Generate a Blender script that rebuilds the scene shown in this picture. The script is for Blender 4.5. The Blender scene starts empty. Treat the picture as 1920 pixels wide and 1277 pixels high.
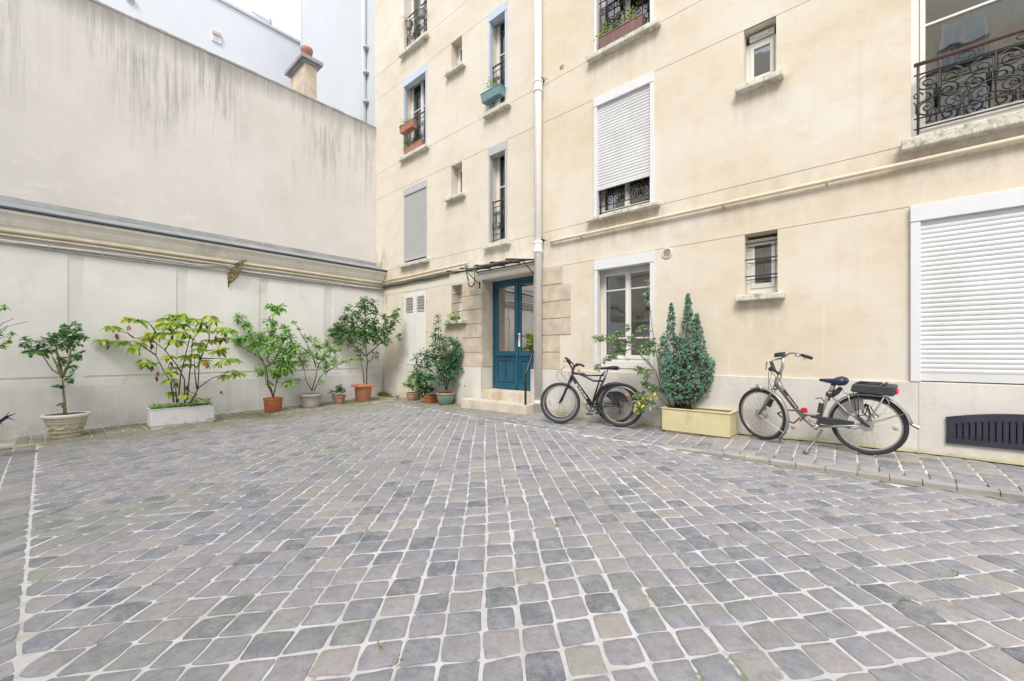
import bpy, math, random
from mathutils import Vector, Matrix, noise
random.seed(7)
R=math.radians
sc=bpy.context.scene
# ------------------------------------------------------------------ camera, world, sun, exposure
FPX=773.0; HOR=662.0; CX,CY,CZ=10.08,-6.11,1.15; YAW=R(41.4)
cam=bpy.data.cameras.new('camera'); camo=bpy.data.objects.new('camera',cam); sc.collection.objects.link(camo)
cam.sensor_width=36; cam.lens=FPX/1920*36; cam.shift_y=(HOR-638.5)/1920; cam.clip_start=.05; cam.clip_end=500
camo.location=(CX,CY,CZ); camo.rotation_euler=(R(90),0,YAW); sc.camera=camo
w=bpy.data.worlds.new('World'); sc.world=w; w.use_nodes=True
nt=w.node_tree; nt.nodes.clear()
sky=nt.nodes.new('ShaderNodeTexSky'); sky.sky_type='NISHITA'; sky.sun_disc=False
SUN_EL,SUN_AZ=R(50),R(150)
sky.sun_elevation=SUN_EL; sky.sun_rotation=SUN_AZ; sky.dust_density=4; sky.air_density=1.0
mx=nt.nodes.new('ShaderNodeMixRGB'); mx.inputs[0].default_value=.62; mx.inputs[2].default_value=(12.5,12.7,13.2,1)
bg=nt.nodes.new('ShaderNodeBackground'); bg.inputs[1].default_value=.10
out=nt.nodes.new('ShaderNodeOutputWorld')
nt.links.new(sky.outputs[0],mx.inputs[1]); nt.links.new(mx.outputs[0],bg.inputs[0]); nt.links.new(bg.outputs[0],out.inputs[0])
sl=bpy.data.lights.new('sun','SUN'); sl.energy=2.0; sl.angle=R(22); sl.color=(1,.96,.9)
so=bpy.data.objects.new('sun',sl); sc.collection.objects.link(so)
sd=Vector((math.sin(SUN_AZ)*math.cos(SUN_EL),math.cos(SUN_AZ)*math.cos(SUN_EL),math.sin(SUN_EL)))
so.rotation_euler=sd.to_track_quat('Z','Y').to_euler(); so.location=(5,-5,20)
sc.view_settings.view_transform='Standard'; sc.view_settings.look='None'; sc.view_settings.gamma=1
sc.view_settings.exposure=.54
sc.render.engine='CYCLES'
# ------------------------------------------------------------------ measuring helpers
VX,VY=-math.sin(YAW),math.cos(YAW); RX,RY=math.cos(YAW),math.sin(YAW)
def ray(px,py):
    s=(px-960)/FPX; return (VX+s*RX,VY+s*RY,(HOR-py)/FPX)
def pr(px,py,t): d=ray(px,py); return Vector((CX+t*d[0],CY+t*d[1],CZ+t*d[2]))
def onY(px,py,y=0): return pr(px,py,(y-CY)/ray(px,py)[1])
def onX(px,py,x=0): return pr(px,py,(x-CX)/ray(px,py)[0])
def itp(x,pts):
    if x<=pts[0][0]: return pts[0][1]
    for a,b in zip(pts,pts[1:]):
        if x<=b[0]: return a[1]+(b[1]-a[1])*(x-a[0])/(b[0]-a[0])
    return pts[-1][1]
EDGE=[(-1,-1.0),(1.0,-1.0),(1.7,-.93),(2.96,-.80),(4.34,-.95),(6.07,-1.06),(7.43,-1.06),(8.47,-1.08),(9.5,-1.12),(10.3,-1.10),(11,-1.05),(14,-1.0)]
def edgeY(x): return itp(x,EDGE)
def kerbh(x): return itp(x,[(8.1,0),(8.9,.035),(10,.045)])
def gfield(x,y):
    y=max(min(y,0),-9); return .0257*y*max(0,min(1,1-x/8))
def ground(x,y):
    z=gfield(x,y); e=edgeY(x)
    if y>e and x>1.0:
        k=kerbh(x); p=itp(x,[(1,0),(3.6,.03),(5.4,.055),(7.8,.05),(9,.085),(10,.1),(12,.09)])
        f=min(1,(y-e)/.8); z=max(z,0)*0+gfield(x,y)*(1-f)+k+(p-k)*f
    return z
def onG(px,py):
    z=0
    for _ in range(8):
        t=(z-CZ)/ray(px,py)[2]; p=pr(px,py,t); z=ground(p.x,p.y)
    return Vector((p.x,p.y,z))
# ------------------------------------------------------------------ mesh helpers
WL={}
def link(o): sc.collection.objects.link(o); return o
def thing(name,label,cat,loc=(0,0,0),group=None,kind=None):
    o=link(bpy.data.objects.new(name,None)); o.location=loc; o.empty_display_size=.1
    o['label']=label; o['category']=cat
    if group: o['group']=group
    if kind: o['kind']=kind
    WL[o.name]=Vector(loc); return o
class MB:
    def __init__(s): s.v=[]; s.f=[]; s.c=[]
    def add(s,vs,fs):
        b=len(s.v); s.v+=[tuple(x) for x in vs]; s.f+=[tuple(b+i for i in f) for f in fs]
    def poly(s,*p): s.add(p,[tuple(range(len(p)))])
    def box(s,x0,x1,y0,y1,z0,z1):
        if x0>x1:x0,x1=x1,x0
        if y0>y1:y0,y1=y1,y0
        if z0>z1:z0,z1=z1,z0
        s.add([(x0,y0,z0),(x1,y0,z0),(x1,y1,z0),(x0,y1,z0),(x0,y0,z1),(x1,y0,z1),(x1,y1,z1),(x0,y1,z1)],
              [(0,3,2,1),(4,5,6,7),(0,1,5,4),(1,2,6,5),(2,3,7,6),(3,0,4,7)])
    def hull8(s,a,b):  # two quads of four points each -> box
        s.add(list(a)+list(b),[(0,3,2,1),(4,5,6,7),(0,1,5,4),(1,2,6,5),(2,3,7,6),(3,0,4,7)])
    def tube(s,pts,r,n=8,closed=False,cap=True,flat=1):
        pts=[Vector(p) for p in pts]; m=len(pts)
        if m<2: return
        rr=r if isinstance(r,(list,tuple)) else [r]*m
        b=len(s.v); up=None
        for i,p in enumerate(pts):
            if closed: t=pts[(i+1)%m]-pts[i-1]
            else: t=pts[min(i+1,m-1)]-pts[max(i-1,0)]
            if t.length<1e-9: t=Vector((0,0,1))
            t.normalize()
            if up is None:
                up=Vector((0,0,1)) if abs(t.z)<.9 else Vector((0,1,0))
            a=up-t*up.dot(t)
            if a.length<1e-6: a=t.orthogonal()
            a.normalize(); up=a; c=t.cross(a)
            for k in range(n):
                q=2*math.pi*k/n; s.v.append(tuple(p+a*math.cos(q)*rr[i]+c*math.sin(q)*rr[i]*flat))
        for i in range(m if closed else m-1):
            j=(i+1)%m
            for k in range(n):
                l=(k+1)%n; s.f.append((b+i*n+k,b+i*n+l,b+j*n+l,b+j*n+k))
        if cap and not closed:
            s.f.append(tuple(b+k for k in range(n))[::-1]); s.f.append(tuple(b+(m-1)*n+k for k in range(n)))
    def lathe(s,prof,c,n=28,fx=1,fy=1,capb=True,M=None):
        b=len(s.v); c=Vector(c)
        for (r,z) in prof:
            for k in range(n):
                q=2*math.pi*k/n; p=Vector((r*math.cos(q)*fx,r*math.sin(q)*fy,z))
                if M: p=M@p
                s.v.append(tuple(c+p))
        for i in range(len(prof)-1):
            for k in range(n):
                l=(k+1)%n; s.f.append((b+i*n+k,b+i*n+l,b+(i+1)*n+l,b+(i+1)*n+k))
        if capb: s.f.append(tuple(b+k for k in range(n))[::-1])
        m=len(prof)-1; s.f.append(tuple(b+m*n+k for k in range(n)))
    def extr(s,prof,a0,a1,fn,cap=True):  # prof of (u,w), swept a0..a1 through fn(u,w,a)
        n=len(prof); b=len(s.v)
        s.v+=[tuple(fn(u,w_,a0)) for u,w_ in prof]+[tuple(fn(u,w_,a1)) for u,w_ in prof]
        for i in range(n):
            j=(i+1)%n; s.f.append((b+i,b+j,b+n+j,b+n+i))
        if cap: s.f.append(tuple(b+i for i in range(n))[::-1]); s.f.append(tuple(b+n+i for i in range(n)))
    def build(s,name,mat,parent=None,smooth=False,label=None,loc=None,bevel=0,kind=None):
        if parent is not None: o0=WL[parent.name]
        else: o0=Vector(loc or (0,0,0))
        me=bpy.data.meshes.new(name)
        me.from_pydata([(x-o0.x,y-o0.y,z-o0.z) for x,y,z in s.v],[],s.f)
        me.materials.append(mat); me.update()
        if smooth: me.shade_smooth() if smooth is True else me.shade_smooth()
        o=link(bpy.data.objects.new(name,me))
        if parent is not None: o.parent=parent
        else: o.location=o0
        WL[o.name]=o0
        if label: o['label']=label
        if kind: o['kind']=kind
        if bevel:
            b=o.modifiers.new('bevel','BEVEL'); b.width=bevel; b.segments=2; b.limit_method='ANGLE'; b.angle_limit=R(40)
        if smooth=='auto':
            me.set_sharp_from_angle(angle=R(40))
        return o
def top(o,label,cat,group=None,kind=None):
    if label: o['label']=label
    if cat: o['category']=cat
    if group: o['group']=group
    if kind: o['kind']=kind
    return o
# ------------------------------------------------------------------ materials
def newmat(name):
    m=bpy.data.materials.new(name); m.use_nodes=True; n=m.node_tree; return m,n,n.nodes['Principled BSDF']
def N(n,t,**k):
    x=n.nodes.new(t)
    for a,b in k.items():
        if a.startswith('i_'): x.inputs[a[2:]].default_value=b
        else: setattr(x,a,b)
    return x
def pos(n,scale=(1,1,1)):
    g=n.nodes.new('ShaderNodeNewGeometry'); m=n.nodes.new('ShaderNodeMapping'); m.inputs['Scale'].default_value=scale
    n.links.new(g.outputs['Position'],m.inputs['Vector']); return m.outputs[0]
def noi(n,vec,scale,detail=5,rough=.6):
    x=N(n,'ShaderNodeTexNoise'); x.inputs['Scale'].default_value=scale; x.inputs['Detail'].default_value=detail; x.inputs['Roughness'].default_value=rough
    n.links.new(vec,x.inputs['Vector']); return x.outputs['Fac']
def ramp(n,fac,stops,interp='LINEAR'):
    x=n.nodes.new('ShaderNodeValToRGB'); x.color_ramp.interpolation=interp
    e=x.color_ramp.elements
    while len(e)<len(stops): e.new(.5)
    for el,(p,c) in zip(e,stops):
        el.position=p; el.color=(c[0],c[1],c[2],1) if isinstance(c,(tuple,list)) else (c,c,c,1)
    n.links.new(fac,x.inputs[0]); return x.outputs[0]
def mixc(n,f,a,b,mode='MIX'):
    x=n.nodes.new('ShaderNodeMixRGB'); x.blend_type=mode
    for i,q in enumerate((f,a,b)):
        if isinstance(q,(int,float)): x.inputs[i].default_value=q
        elif isinstance(q,(tuple,list)): x.inputs[i].default_value=(q[0],q[1],q[2],1)
        else: n.links.new(q,x.inputs[i])
    return x.outputs[0]
def mth(n,op,a,b=0,clamp=False):
    x=n.nodes.new('ShaderNodeMath'); x.operation=op; x.use_clamp=clamp
    for i,q in enumerate((a,b)):
        if isinstance(q,(int,float)): x.inputs[i].default_value=q
        else: n.links.new(q,x.inputs[i])
    return x.outputs[0]
def bump(n,b,h,st=.3,dist=.01):
    x=n.nodes.new('ShaderNodeBump'); x.inputs['Strength'].default_value=st; x.inputs['Distance'].default_value=dist
    n.links.new(h,x.inputs['Height']); n.links.new(x.outputs[0],b.inputs['Normal'])
def sep(n):
    g=n.nodes.new('ShaderNodeNewGeometry'); s=n.nodes.new('ShaderNodeSeparateXYZ'); n.links.new(g.outputs['Position'],s.inputs[0]); return s.outputs
def simple(name,c,rough=.6,metal=0,var=.15,scale=8,bst=.15,bdist=.004,spec=.5,dirt=None):
    m,n,b=newmat(name); v=pos(n); f=noi(n,v,scale)
    lo=tuple(x*(1-var) for x in c); hi=tuple(min(1,x*(1+var)) for x in c)
    col=ramp(n,f,[(.3,lo),(.7,hi)])
    if dirt:
        g=noi(n,pos(n,(1,1,.5)),dirt[1],6,.7); col=mixc(n,ramp(n,g,[(dirt[2],0),(dirt[2]+.18,dirt[3])]),col,dirt[0])
    n.links.new(col,b.inputs['Base Color']); b.inputs['Roughness'].default_value=rough; b.inputs['Metallic'].default_value=metal
    b.inputs['Specular IOR Level'].default_value=spec
    if bst: bump(n,b,noi(n,v,scale*6,4),bst,bdist)
    return m
def plaster_main():
    m,n,b=newmat('cream_plaster'); s=sep(n)
    big=noi(n,pos(n,(.55,.55,.8)),1.1,6,.62); mid=noi(n,pos(n),5.5,6,.65); st=noi(n,pos(n,(4.5,4.5,.35)),1.6,5,.6)
    a=ramp(n,big,[(.34,(.635,.545,.41)),(.44,(.67,.595,.475)),(.53,(.695,.635,.53)),(.62,(.71,.67,.60))])
    c=ramp(n,big,[(.32,(.625,.56,.455)),(.5,(.68,.63,.54)),(.68,(.70,.67,.605))])
    side=ramp(n,mth(n,'MULTIPLY',s[0],.1),[(.535,0),(.552,1)])
    col=mixc(n,side,c,a)
    col=mixc(n,ramp(n,mid,[(.48,0),(.72,.45)]),col,(.70,.65,.57))
    col=mixc(n,ramp(n,noi(n,pos(n,(1,1,1.3)),2.6,7,.72),[(.52,0),(.68,.5)]),col,(.62,.50,.345))
    col=mixc(n,ramp(n,noi(n,pos(n),38,5,.75),[(.32,.18),(.48,0)]),col,(.45,.39,.31))
    col=mixc(n,ramp(n,st,[(.56,0),(.75,.22)]),col,(.50,.43,.33))
    # dirty damp band along the storey joint, and grime low on the wall
    z=s[2]
    d=mth(n,'SUBTRACT',1,mth(n,'MULTIPLY',mth(n,'ABSOLUTE',mth(n,'SUBTRACT',z,3.12)),2.6),True)
    col=mixc(n,mth(n,'MULTIPLY',d,ramp(n,noi(n,pos(n,(2.2,2.2,1)),1.8,6,.7),[(.44,0),(.66,.55)])),col,(.42,.36,.27))
    stk=ramp(n,mth(n,'ADD',mth(n,'MULTIPLY',noi(n,pos(n,(7,7,.5)),1.6,5,.65),.6),mth(n,'MULTIPLY',noi(n,pos(n,(1,1,1)),3.0,5,.6),.45)),[(.45,0),(.62,1)]); tot=None
    for (xa,xb,zs) in ((.85,2.1,3.38),(.85,2.1,6.1),(.85,2.1,8.75),(2.68,3.38,1.83),(2.7,3.35,4.62),(2.7,3.35,7.45),(3.95,4.7,3.33),(3.95,4.7,6.06),(6.4,7.7,3.36),(6.4,7.7,6.05),(8.66,9.26,1.86),(8.66,9.26,4.60),(10.2,12.4,3.30)):
        ax=mth(n,'SUBTRACT',1.0,mth(n,'MULTIPLY',mth(n,'MAXIMUM',mth(n,'SUBTRACT',mth(n,'ABSOLUTE',mth(n,'SUBTRACT',s[0],(xa+xb)/2)),(xb-xa)/2-.06),0),7),True)
        az=mth(n,'MULTIPLY',mth(n,'LESS_THAN',z,zs+.02),mth(n,'ADD',1,mth(n,'MULTIPLY',mth(n,'SUBTRACT',z,zs),1.9),True),True)
        k_=mth(n,'MULTIPLY',ax,az); tot=k_ if tot is None else mth(n,'MAXIMUM',tot,k_)
    col=mixc(n,mth(n,'MULTIPLY',mth(n,'MULTIPLY',tot,stk),.6),col,(.40,.335,.25))
    wh=noi(n,pos(n,(9,9,.4)),1.3,3,.5)
    col=mixc(n,mth(n,'MULTIPLY',ramp(n,wh,[(.63,0),(.70,.45)]),ramp(n,mth(n,'MULTIPLY',z,.3),[(.5,1),(1,0)])),col,(.76,.73,.66))
    cm=mth(n,'MULTIPLY',ramp(n,mth(n,'MULTIPLY',s[0],.5),[(.02,1),(.16,0)]),ramp(n,mth(n,'MULTIPLY',mth(n,'ABSOLUTE',mth(n,'SUBTRACT',z,3.1)),.5),[(.15,1),(.5,0)]))
    cm=mth(n,'MULTIPLY',cm,ramp(n,noi(n,pos(n,(3,3,1)),2.2,5,.65),[(.44,0),(.58,.9)]))
    col=mixc(n,cm,col,(.20,.19,.07))
    n.links.new(col,b.inputs['Base Color']); b.inputs['Roughness'].default_value=.88; b.inputs['Specular IOR Level'].default_value=.25
    h=mth(n,'ADD',mth(n,'MULTIPLY',noi(n,pos(n),3,4),1.5),noi(n,pos(n),60,3)); bump(n,b,h,.3,.008)
    return m
def plinth_mat(name,c,moss=True):
    m,n,b=newmat(name); s=sep(n)
    f=noi(n,pos(n),2.2,6,.6); st=noi(n,pos(n,(6,6,.5)),1.5,4)
    col=ramp(n,f,[(.3,tuple(x*.9 for x in c)),(.7,tuple(min(.8,x*1.06) for x in c))])
    col=mixc(n,ramp(n,st,[(.5,0),(.75,.4)]),col,tuple(x*.74 for x in c))
    low=ramp(n,mth(n,'ADD',s[2],.2 if moss else .35),[(.18,1),(.5,0)])
    col=mixc(n,mth(n,'MULTIPLY',low,ramp(n,noi(n,pos(n),6,6,.7),[(.42,0),(.62,.55)])),col,(.40,.36,.27))
    if moss:
        l2=ramp(n,mth(n,'ADD',s[2],.2),[(.24,1),(.36,0)])
        col=mixc(n,mth(n,'MULTIPLY',l2,ramp(n,noi(n,pos(n,(2,2,4)),2.5,5,.7),[(.42,0),(.55,.85)])),col,(.30,.31,.07))
    n.links.new(col,b.inputs['Base Color']); b.inputs['Roughness'].default_value=.85; b.inputs['Specular IOR Level'].default_value=.25
    bump(n,b,noi(n,pos(n),22,5),.4,.008)
    return m
def upperwall_mat():
    m,n,b=newmat('stained_render'); s=sep(n)
    f=noi(n,pos(n),.8,6,.6); f2=noi(n,pos(n),5,6,.7)
    col=ramp(n,f,[(.3,(.60,.575,.535)),(.7,(.68,.66,.625))])
    col=mixc(n,ramp(n,f2,[(.5,0),(.75,.4)]),col,(.70,.67,.62))
    hgt=ramp(n,mth(n,'MULTIPLY',s[2],.1),[(.48,0),(.58,.55),(.68,1),(.745,1)])
    st=noi(n,pos(n,(9,9,.55)),1.15,6,.75); st2=noi(n,pos(n,(2.2,2.2,.9)),.55,5,.6); st3=noi(n,pos(n,(30,30,.9)),1.0,4,.7)
    k=mth(n,'MULTIPLY',ramp(n,mth(n,'ADD',mth(n,'MULTIPLY',st,.7),mth(n,'MULTIPLY',st2,.45)),[(.53,0),(.63,1)]),hgt)
    k=mth(n,'MULTIPLY',k,ramp(n,st3,[(.36,.15),(.6,1)])); k=mth(n,'MULTIPLY',k,ramp(n,noi(n,pos(n,(.9,.9,.35)),1.0,3,.6),[(.40,.12),(.56,1)]))
    col=mixc(n,mth(n,'MULTIPLY',k,.72),col,(.22,.215,.20))
    topb=ramp(n,mth(n,'ADD',mth(n,'MULTIPLY',s[2],.1),mth(n,'MULTIPLY',st,.05)),[(.72,0),(.765,.75)])
    col=mixc(n,topb,col,(.23,.225,.205))
    pa=noi(n,pos(n,(1,1,1.6)),2.0,7,.75)
    col=mixc(n,mth(n,'MULTIPLY',ramp(n,pa,[(.56,0),(.63,.6)]),ramp(n,mth(n,'MULTIPLY',s[2],.1),[(.4,1),(.52,0)])),col,(.73,.70,.66))
    n.links.new(col,b.inputs['Base Color']); b.inputs['Roughness'].default_value=.9; b.inputs['Specular IOR Level'].default_value=.2
    bump(n,b,mth(n,'ADD',noi(n,pos(n),2.5,5),mth(n,'MULTIPLY',noi(n,pos(n),40,3),.4)),.35,.012)
    return m
def cobble_mat():
    m,n,b=newmat('cobble_stone'); s=sep(n)
    g=n.nodes.new('ShaderNodeAttribute'); g.attribute_name='tone'; r=g.outputs['Fac']
    c=ramp(n,r,[(0,(.135,.15,.175)),(.08,(.17,.185,.215)),(.2,(.215,.225,.26)),(.34,(.25,.25,.28)),(.5,(.28,.27,.295)),(.64,(.305,.285,.295)),(.76,(.25,.255,.30)),(.88,(.33,.305,.305)),(.97,(.36,.33,.31)),(1,(.20,.215,.215))])
    f=noi(n,pos(n),9,7,.75); c=mixc(n,ramp(n,f,[(.44,.0),(.62,.6)]),c,(.375,.37,.395)); c=mixc(n,ramp(n,noi(n,pos(n,(1,1,1)),6.5,6,.7),[(.34,.4),(.46,0)]),c,(.17,.175,.195))
    f3=noi(n,pos(n),38,6,.8); c=mixc(n,ramp(n,f3,[(.30,.5),(.48,0)]),c,(.10,.10,.105)); c=mixc(n,ramp(n,noi(n,pos(n),75,5,.8),[(.56,0),(.7,.35)]),c,(.50,.48,.46)); c=mixc(n,ramp(n,noi(n,pos(n),21,5,.75),[(.5,0),(.68,.4)]),c,(.40,.37,.36))
    big=noi(n,pos(n),.9,5,.65)
    far=ramp(n,mth(n,'MULTIPLY',s[0],.1),[(.12,1),(.25,.0)])          # damp edge by the left wall
    far2=mth(n,'MULTIPLY',ramp(n,mth(n,'MULTIPLY',s[1],-.1),[(.02,1),(.12,0)]),ramp(n,mth(n,'MULTIPLY',s[0],.1),[(.35,1),(.55,.25)]))
    mk=mth(n,'MAXIMUM',far,far2)
    msk=mth(n,'MULTIPLY',mk,ramp(n,noi(n,pos(n),2.6,6,.7),[(.38,.15),(.56,.9)]))
    c=mixc(n,msk,c,(.195,.185,.075))
    c=mixc(n,mth(n,'MULTIPLY',ramp(n,big,[(.52,0),(.70,.45)]),ramp(n,noi(n,pos(n),7,5),[(.38,0),(.58,1)])),c,(.215,.225,.14))
    c=mixc(n,mth(n,'MULTIPLY',ramp(n,noi(n,pos(n,(1,1,1)),1.7,5,.6),[(.54,0),(.70,.35)]),ramp(n,noi(n,pos(n),11,5),[(.4,0),(.6,1)])),c,(.32,.28,.25))
    rs=mth(n,'MULTIPLY',ramp(n,mth(n,'MULTIPLY',s[1],-.1),[(.03,1),(.08,0)]),ramp(n,noi(n,pos(n),1.3,4,.6),[(.5,0),(.62,.55)]))
    c=mixc(n,rs,c,(.33,.22,.15))
    lfz=mth(n,'MULTIPLY',ramp(n,mth(n,'ADD',mth(n,'MULTIPLY',s[0],.06),mth(n,'MULTIPLY',s[1],.06)),[(0,1),(.45,0)]),1)
    c=mixc(n,mth(n,'MULTIPLY',mth(n,'MULTIPLY',lfz,.5),ramp(n,noi(n,pos(n,(1,1,1)),1.1,6,.7),[(.47,0),(.62,.75)])),c,(.22,.24,.15))
    n.links.new(c,b.inputs['Base Color']); b.inputs['Roughness'].default_value=.62; b.inputs['Specular IOR Level'].default_value=.4
    bump(n,b,mth(n,'ADD',noi(n,pos(n),16,5,.6),mth(n,'MULTIPLY',noi(n,pos(n),80,5,.7),.5)),.8,.009)
    return m
def mortar_mat():
    m,n,b=newmat('mortar'); s=sep(n)
    f=noi(n,pos(n),3,6,.7); c=ramp(n,f,[(.30,(.36,.345,.31)),(.44,(.51,.51,.50)),(.58,(.60,.60,.62)),(.75,(.66,.67,.70))])
    c=mixc(n,ramp(n,noi(n,pos(n),.7,4),[(.55,0),(.75,.5)]),c,(.50,.49,.40))
    c=mixc(n,ramp(n,noi(n,pos(n),2.3,7,.75),[(.575,0),(.63,.85)]),c,(.15,.20,.06))
    mk=mth(n,'MAXIMUM',ramp(n,mth(n,'MULTIPLY',s[0],.1),[(.12,1),(.2,0)]),mth(n,'MULTIPLY',ramp(n,mth(n,'MULTIPLY',s[1],-.1),[(.0,1),(.1,0)]),.7))
    c=mixc(n,mth(n,'MULTIPLY',mk,ramp(n,noi(n,pos(n),2,5),[(.4,.05),(.62,.7)])),c,(.30,.28,.14))
    n.links.new(c,b.inputs['Base Color']); b.inputs['Roughness'].default_value=.9
    bump(n,b,noi(n,pos(n),60,5),.5,.006)
    return m
def leaf_mat(name,stops,tr=.3,rough=.45):
    m,n,b=newmat(name); g=n.nodes.new('ShaderNodeNewGeometry')
    c=ramp(n,g.outputs['Random Per Island'],stops)
    n.links.new(c,b.inputs['Base Color']); b.inputs['Roughness'].default_value=rough; b.inputs['Specular IOR Level'].default_value=.45
    t=n.nodes.new('ShaderNodeBsdfTranslucent'); n.links.new(mixc(n,1,c,(1.5,1.6,.9),'MULTIPLY'),t.inputs[0])
    x=n.nodes.new('ShaderNodeMixShader'); x.inputs[0].default_value=tr; o=n.nodes['Material Output']
    n.links.new(b.outputs[0],x.inputs[1]); n.links.new(t.outputs[0],x.inputs[2]); n.links.new(x.outputs[0],o.inputs[0])
    return m
def glass_mat(name,refl=.16,tint=(.8,.85,.86),base=.75):
    m,n,b=newmat(name); o=n.nodes['Material Output']
    t=n.nodes.new('ShaderNodeBsdfTransparent'); t.inputs[0].default_value=(*[x*base for x in tint],1)
    g=n.nodes.new('ShaderNodeBsdfGlossy'); g.inputs['Roughness'].default_value=.015
    f=n.nodes.new('ShaderNodeFresnel'); f.inputs[0].default_value=1.5
    nb=n.nodes.new('ShaderNodeBump'); nb.inputs['Strength'].default_value=.12; nb.inputs['Distance'].default_value=.01
    n.links.new(noi(n,pos(n),2.5,2),nb.inputs['Height']); n.links.new(nb.outputs[0],g.inputs['Normal'])
    fac=mth(n,'ADD',mth(n,'MULTIPLY',f.outputs[0],1.6),refl,True)
    x=n.nodes.new('ShaderNodeMixShader'); n.links.new(fac,x.inputs[0]); n.links.new(t.outputs[0],x.inputs[1]); n.links.new(g.outputs[0],x.inputs[2]); n.links.new(x.outputs[0],o.inputs[0])
    return m
M={}
M['plaster']=plaster_main()
M['plinth']=plinth_mat('plinth_render',(.66,.63,.59))
M['plinth_l']=plinth_mat('grey_plinth_render',(.68,.665,.64),False)
M['panel']=simple('pale_panel_render',(.765,.75,.72),.85,var=.06,scale=1.5,bst=.3,dirt=((.52,.50,.47),2.5,.55,.35),spec=.2)
M['pilaster']=simple('worn_render',(.72,.705,.675),.9,var=.06,scale=3,bst=.4,bdist=.008,dirt=((.44,.42,.38),2.5,.55,.6),spec=.2)
M['upper']=upperwall_mat()
M['white2']=simple('bluish_white_render',(.56,.59,.63),.85,var=.03,scale=1,bst=.15,spec=.2,dirt=((.58,.61,.65),1.2,.5,.4))
M['white']=simple('white_render',(.69,.715,.755),.85,var=.03,scale=1,bst=.15,spec=.2,dirt=((.70,.73,.78),1.2,.5,.4))
M['cornice']=simple('cornice_paint',(.75,.72,.645),.8,var=.06,scale=3,bst=.2,dirt=((.47,.43,.36),3,.54,.5),spec=.2)
M['stone']=simple('dressed_stone',(.56,.475,.385),.85,var=.22,scale=3.5,bst=.6,bdist=.006,dirt=((.55,.47,.35),2,.5,.5),spec=.2)
M['stone2']=simple('step_stone',(.60,.55,.47),.85,var=.16,scale=4,bst=.5,bdist=.006,dirt=((.42,.32,.15),3,.5,.7),spec=.2)
M['sill']=simple('mossy_sill_stone',(.63,.605,.53),.9,var=.2,scale=9,bst=.8,bdist=.008,dirt=((.17,.17,.09),13,.52,.9),spec=.2)
M['joint']=simple('joint_shadow_gap',(.22,.19,.15),.95,var=.2,bst=0)
M['zinc']=simple('zinc',(.33,.34,.355),.55,.3,var=.15,scale=4,dirt=((.20,.22,.16),2,.52,.6))
M['lip']=simple('dark_gutter_lip',(.07,.085,.11),.5,.3)
M['pipe']=simple('cream_pipe',(.68,.60,.46),.55,var=.12,scale=4,bst=.1,dirt=((.45,.38,.26),4,.55,.5))
M['cable']=simple('grey_cable',(.42,.40,.38),.7,var=.2)
M['bcable']=simple('dark_cable',(.06,.06,.06),.6)
M['dpipe']=simple('downpipe_paint',(.82,.805,.77),.5,var=.05,bst=.08,dirt=((.65,.60,.50),3,.62,.3))
M['alu']=simple('white_aluminium',(.70,.715,.74),.45,var=.03,bst=.03)
M['pvc']=simple('white_window_paint',(.74,.735,.70),.45,var=.04,bst=.05)
M['shut2']=simple('grey_shutter',(.46,.465,.485),.5,var=.04,bst=.03)
M['shut']=simple('roller_shutter_white',(.66,.67,.68),.5,var=.06,scale=2,bst=.05,dirt=((.52,.515,.49),2.2,.5,.5))
M['bluegrey']=simple('blue_grey_aluminium',(.50,.58,.70),.4,var=.05,bst=0)
M['iron']=simple('wrought_iron',(.055,.052,.052),.5,.4,var=.3,bst=.1)
M['handr']=simple('oxide_handrail',(.12,.065,.05),.55,var=.2)
M['teal']=simple('teal_paint',(.014,.092,.150),.38,var=.18,scale=3,bst=.15,dirt=((.05,.14,.18),5,.56,.5))
M['glass']=glass_mat('window_glass',.19,base=.85)
M['dglass']=glass_mat('door_glass',.50,base=.9)
M['canopyglass']=glass_mat('canopy_glass',.05,(.85,.92,.95),.92)
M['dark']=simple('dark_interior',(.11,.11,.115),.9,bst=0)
M['room']=simple('pale_room',(.45,.44,.42),.9,bst=0)
M['curtain']=simple('net_curtain',(.75,.77,.77),.9,var=.1,scale=3,bst=0)
M['frost']=simple('grey_blind',(.60,.63,.65),.8,var=.15,scale=1.2,bst=0)
M['chrome']=simple('bright_metal',(.62,.62,.62),.25,.9,var=.05,bst=0)
M['steel']=simple('grey_metal',(.42,.42,.41),.35,.6,var=.1,bst=0)
M['tealbox']=simple('teal_plastic',(.15,.27,.28),.5,var=.1)
M['guard']=simple('smoked_guard',(.30,.30,.30),.3,var=.1,bst=0)
M['spoke']=simple('spoke_wire',(.16,.16,.16),.4,.5,bst=0)
M['black']=simple('black_paint',(.016,.018,.024),.28,var=.1,bst=0)
M['navy']=simple('navy_plastic',(.02,.028,.07),.35,bst=0)
M['rubber']=simple('tyre_rubber',(.035,.036,.042),.75,var=.2,bst=.2)
M['bgrey']=simple('warm_grey_paint',(.22,.215,.20),.35,.4,var=.08,bst=0)
M['bsilv']=simple('silver_paint',(.34,.335,.315),.35,.4,var=.08,bst=0)
M['plast']=simple('charcoal_plastic',(.045,.048,.055),.5,var=.15,bst=.05)
M['orange']=simple('orange_reflector',(.85,.16,.03),.3,bst=0)
M['red']=simple('red_plastic',(.7,.02,.04),.35,bst=0)
M['ltr']=simple('white_lettering',(.8,.8,.78),.5,bst=0)
M['dltr']=simple('dark_lettering',(.05,.05,.05),.5,bst=0)
M['terra']=simple('terracotta',(.42,.13,.055),.8,var=.18,scale=6,dirt=((.5,.30,.2),6,.58,.5))
M['terra2']=simple('light_terracotta',(.50,.21,.12),.75,var=.1,scale=6,dirt=((.5,.36,.28),6,.56,.5))
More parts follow.
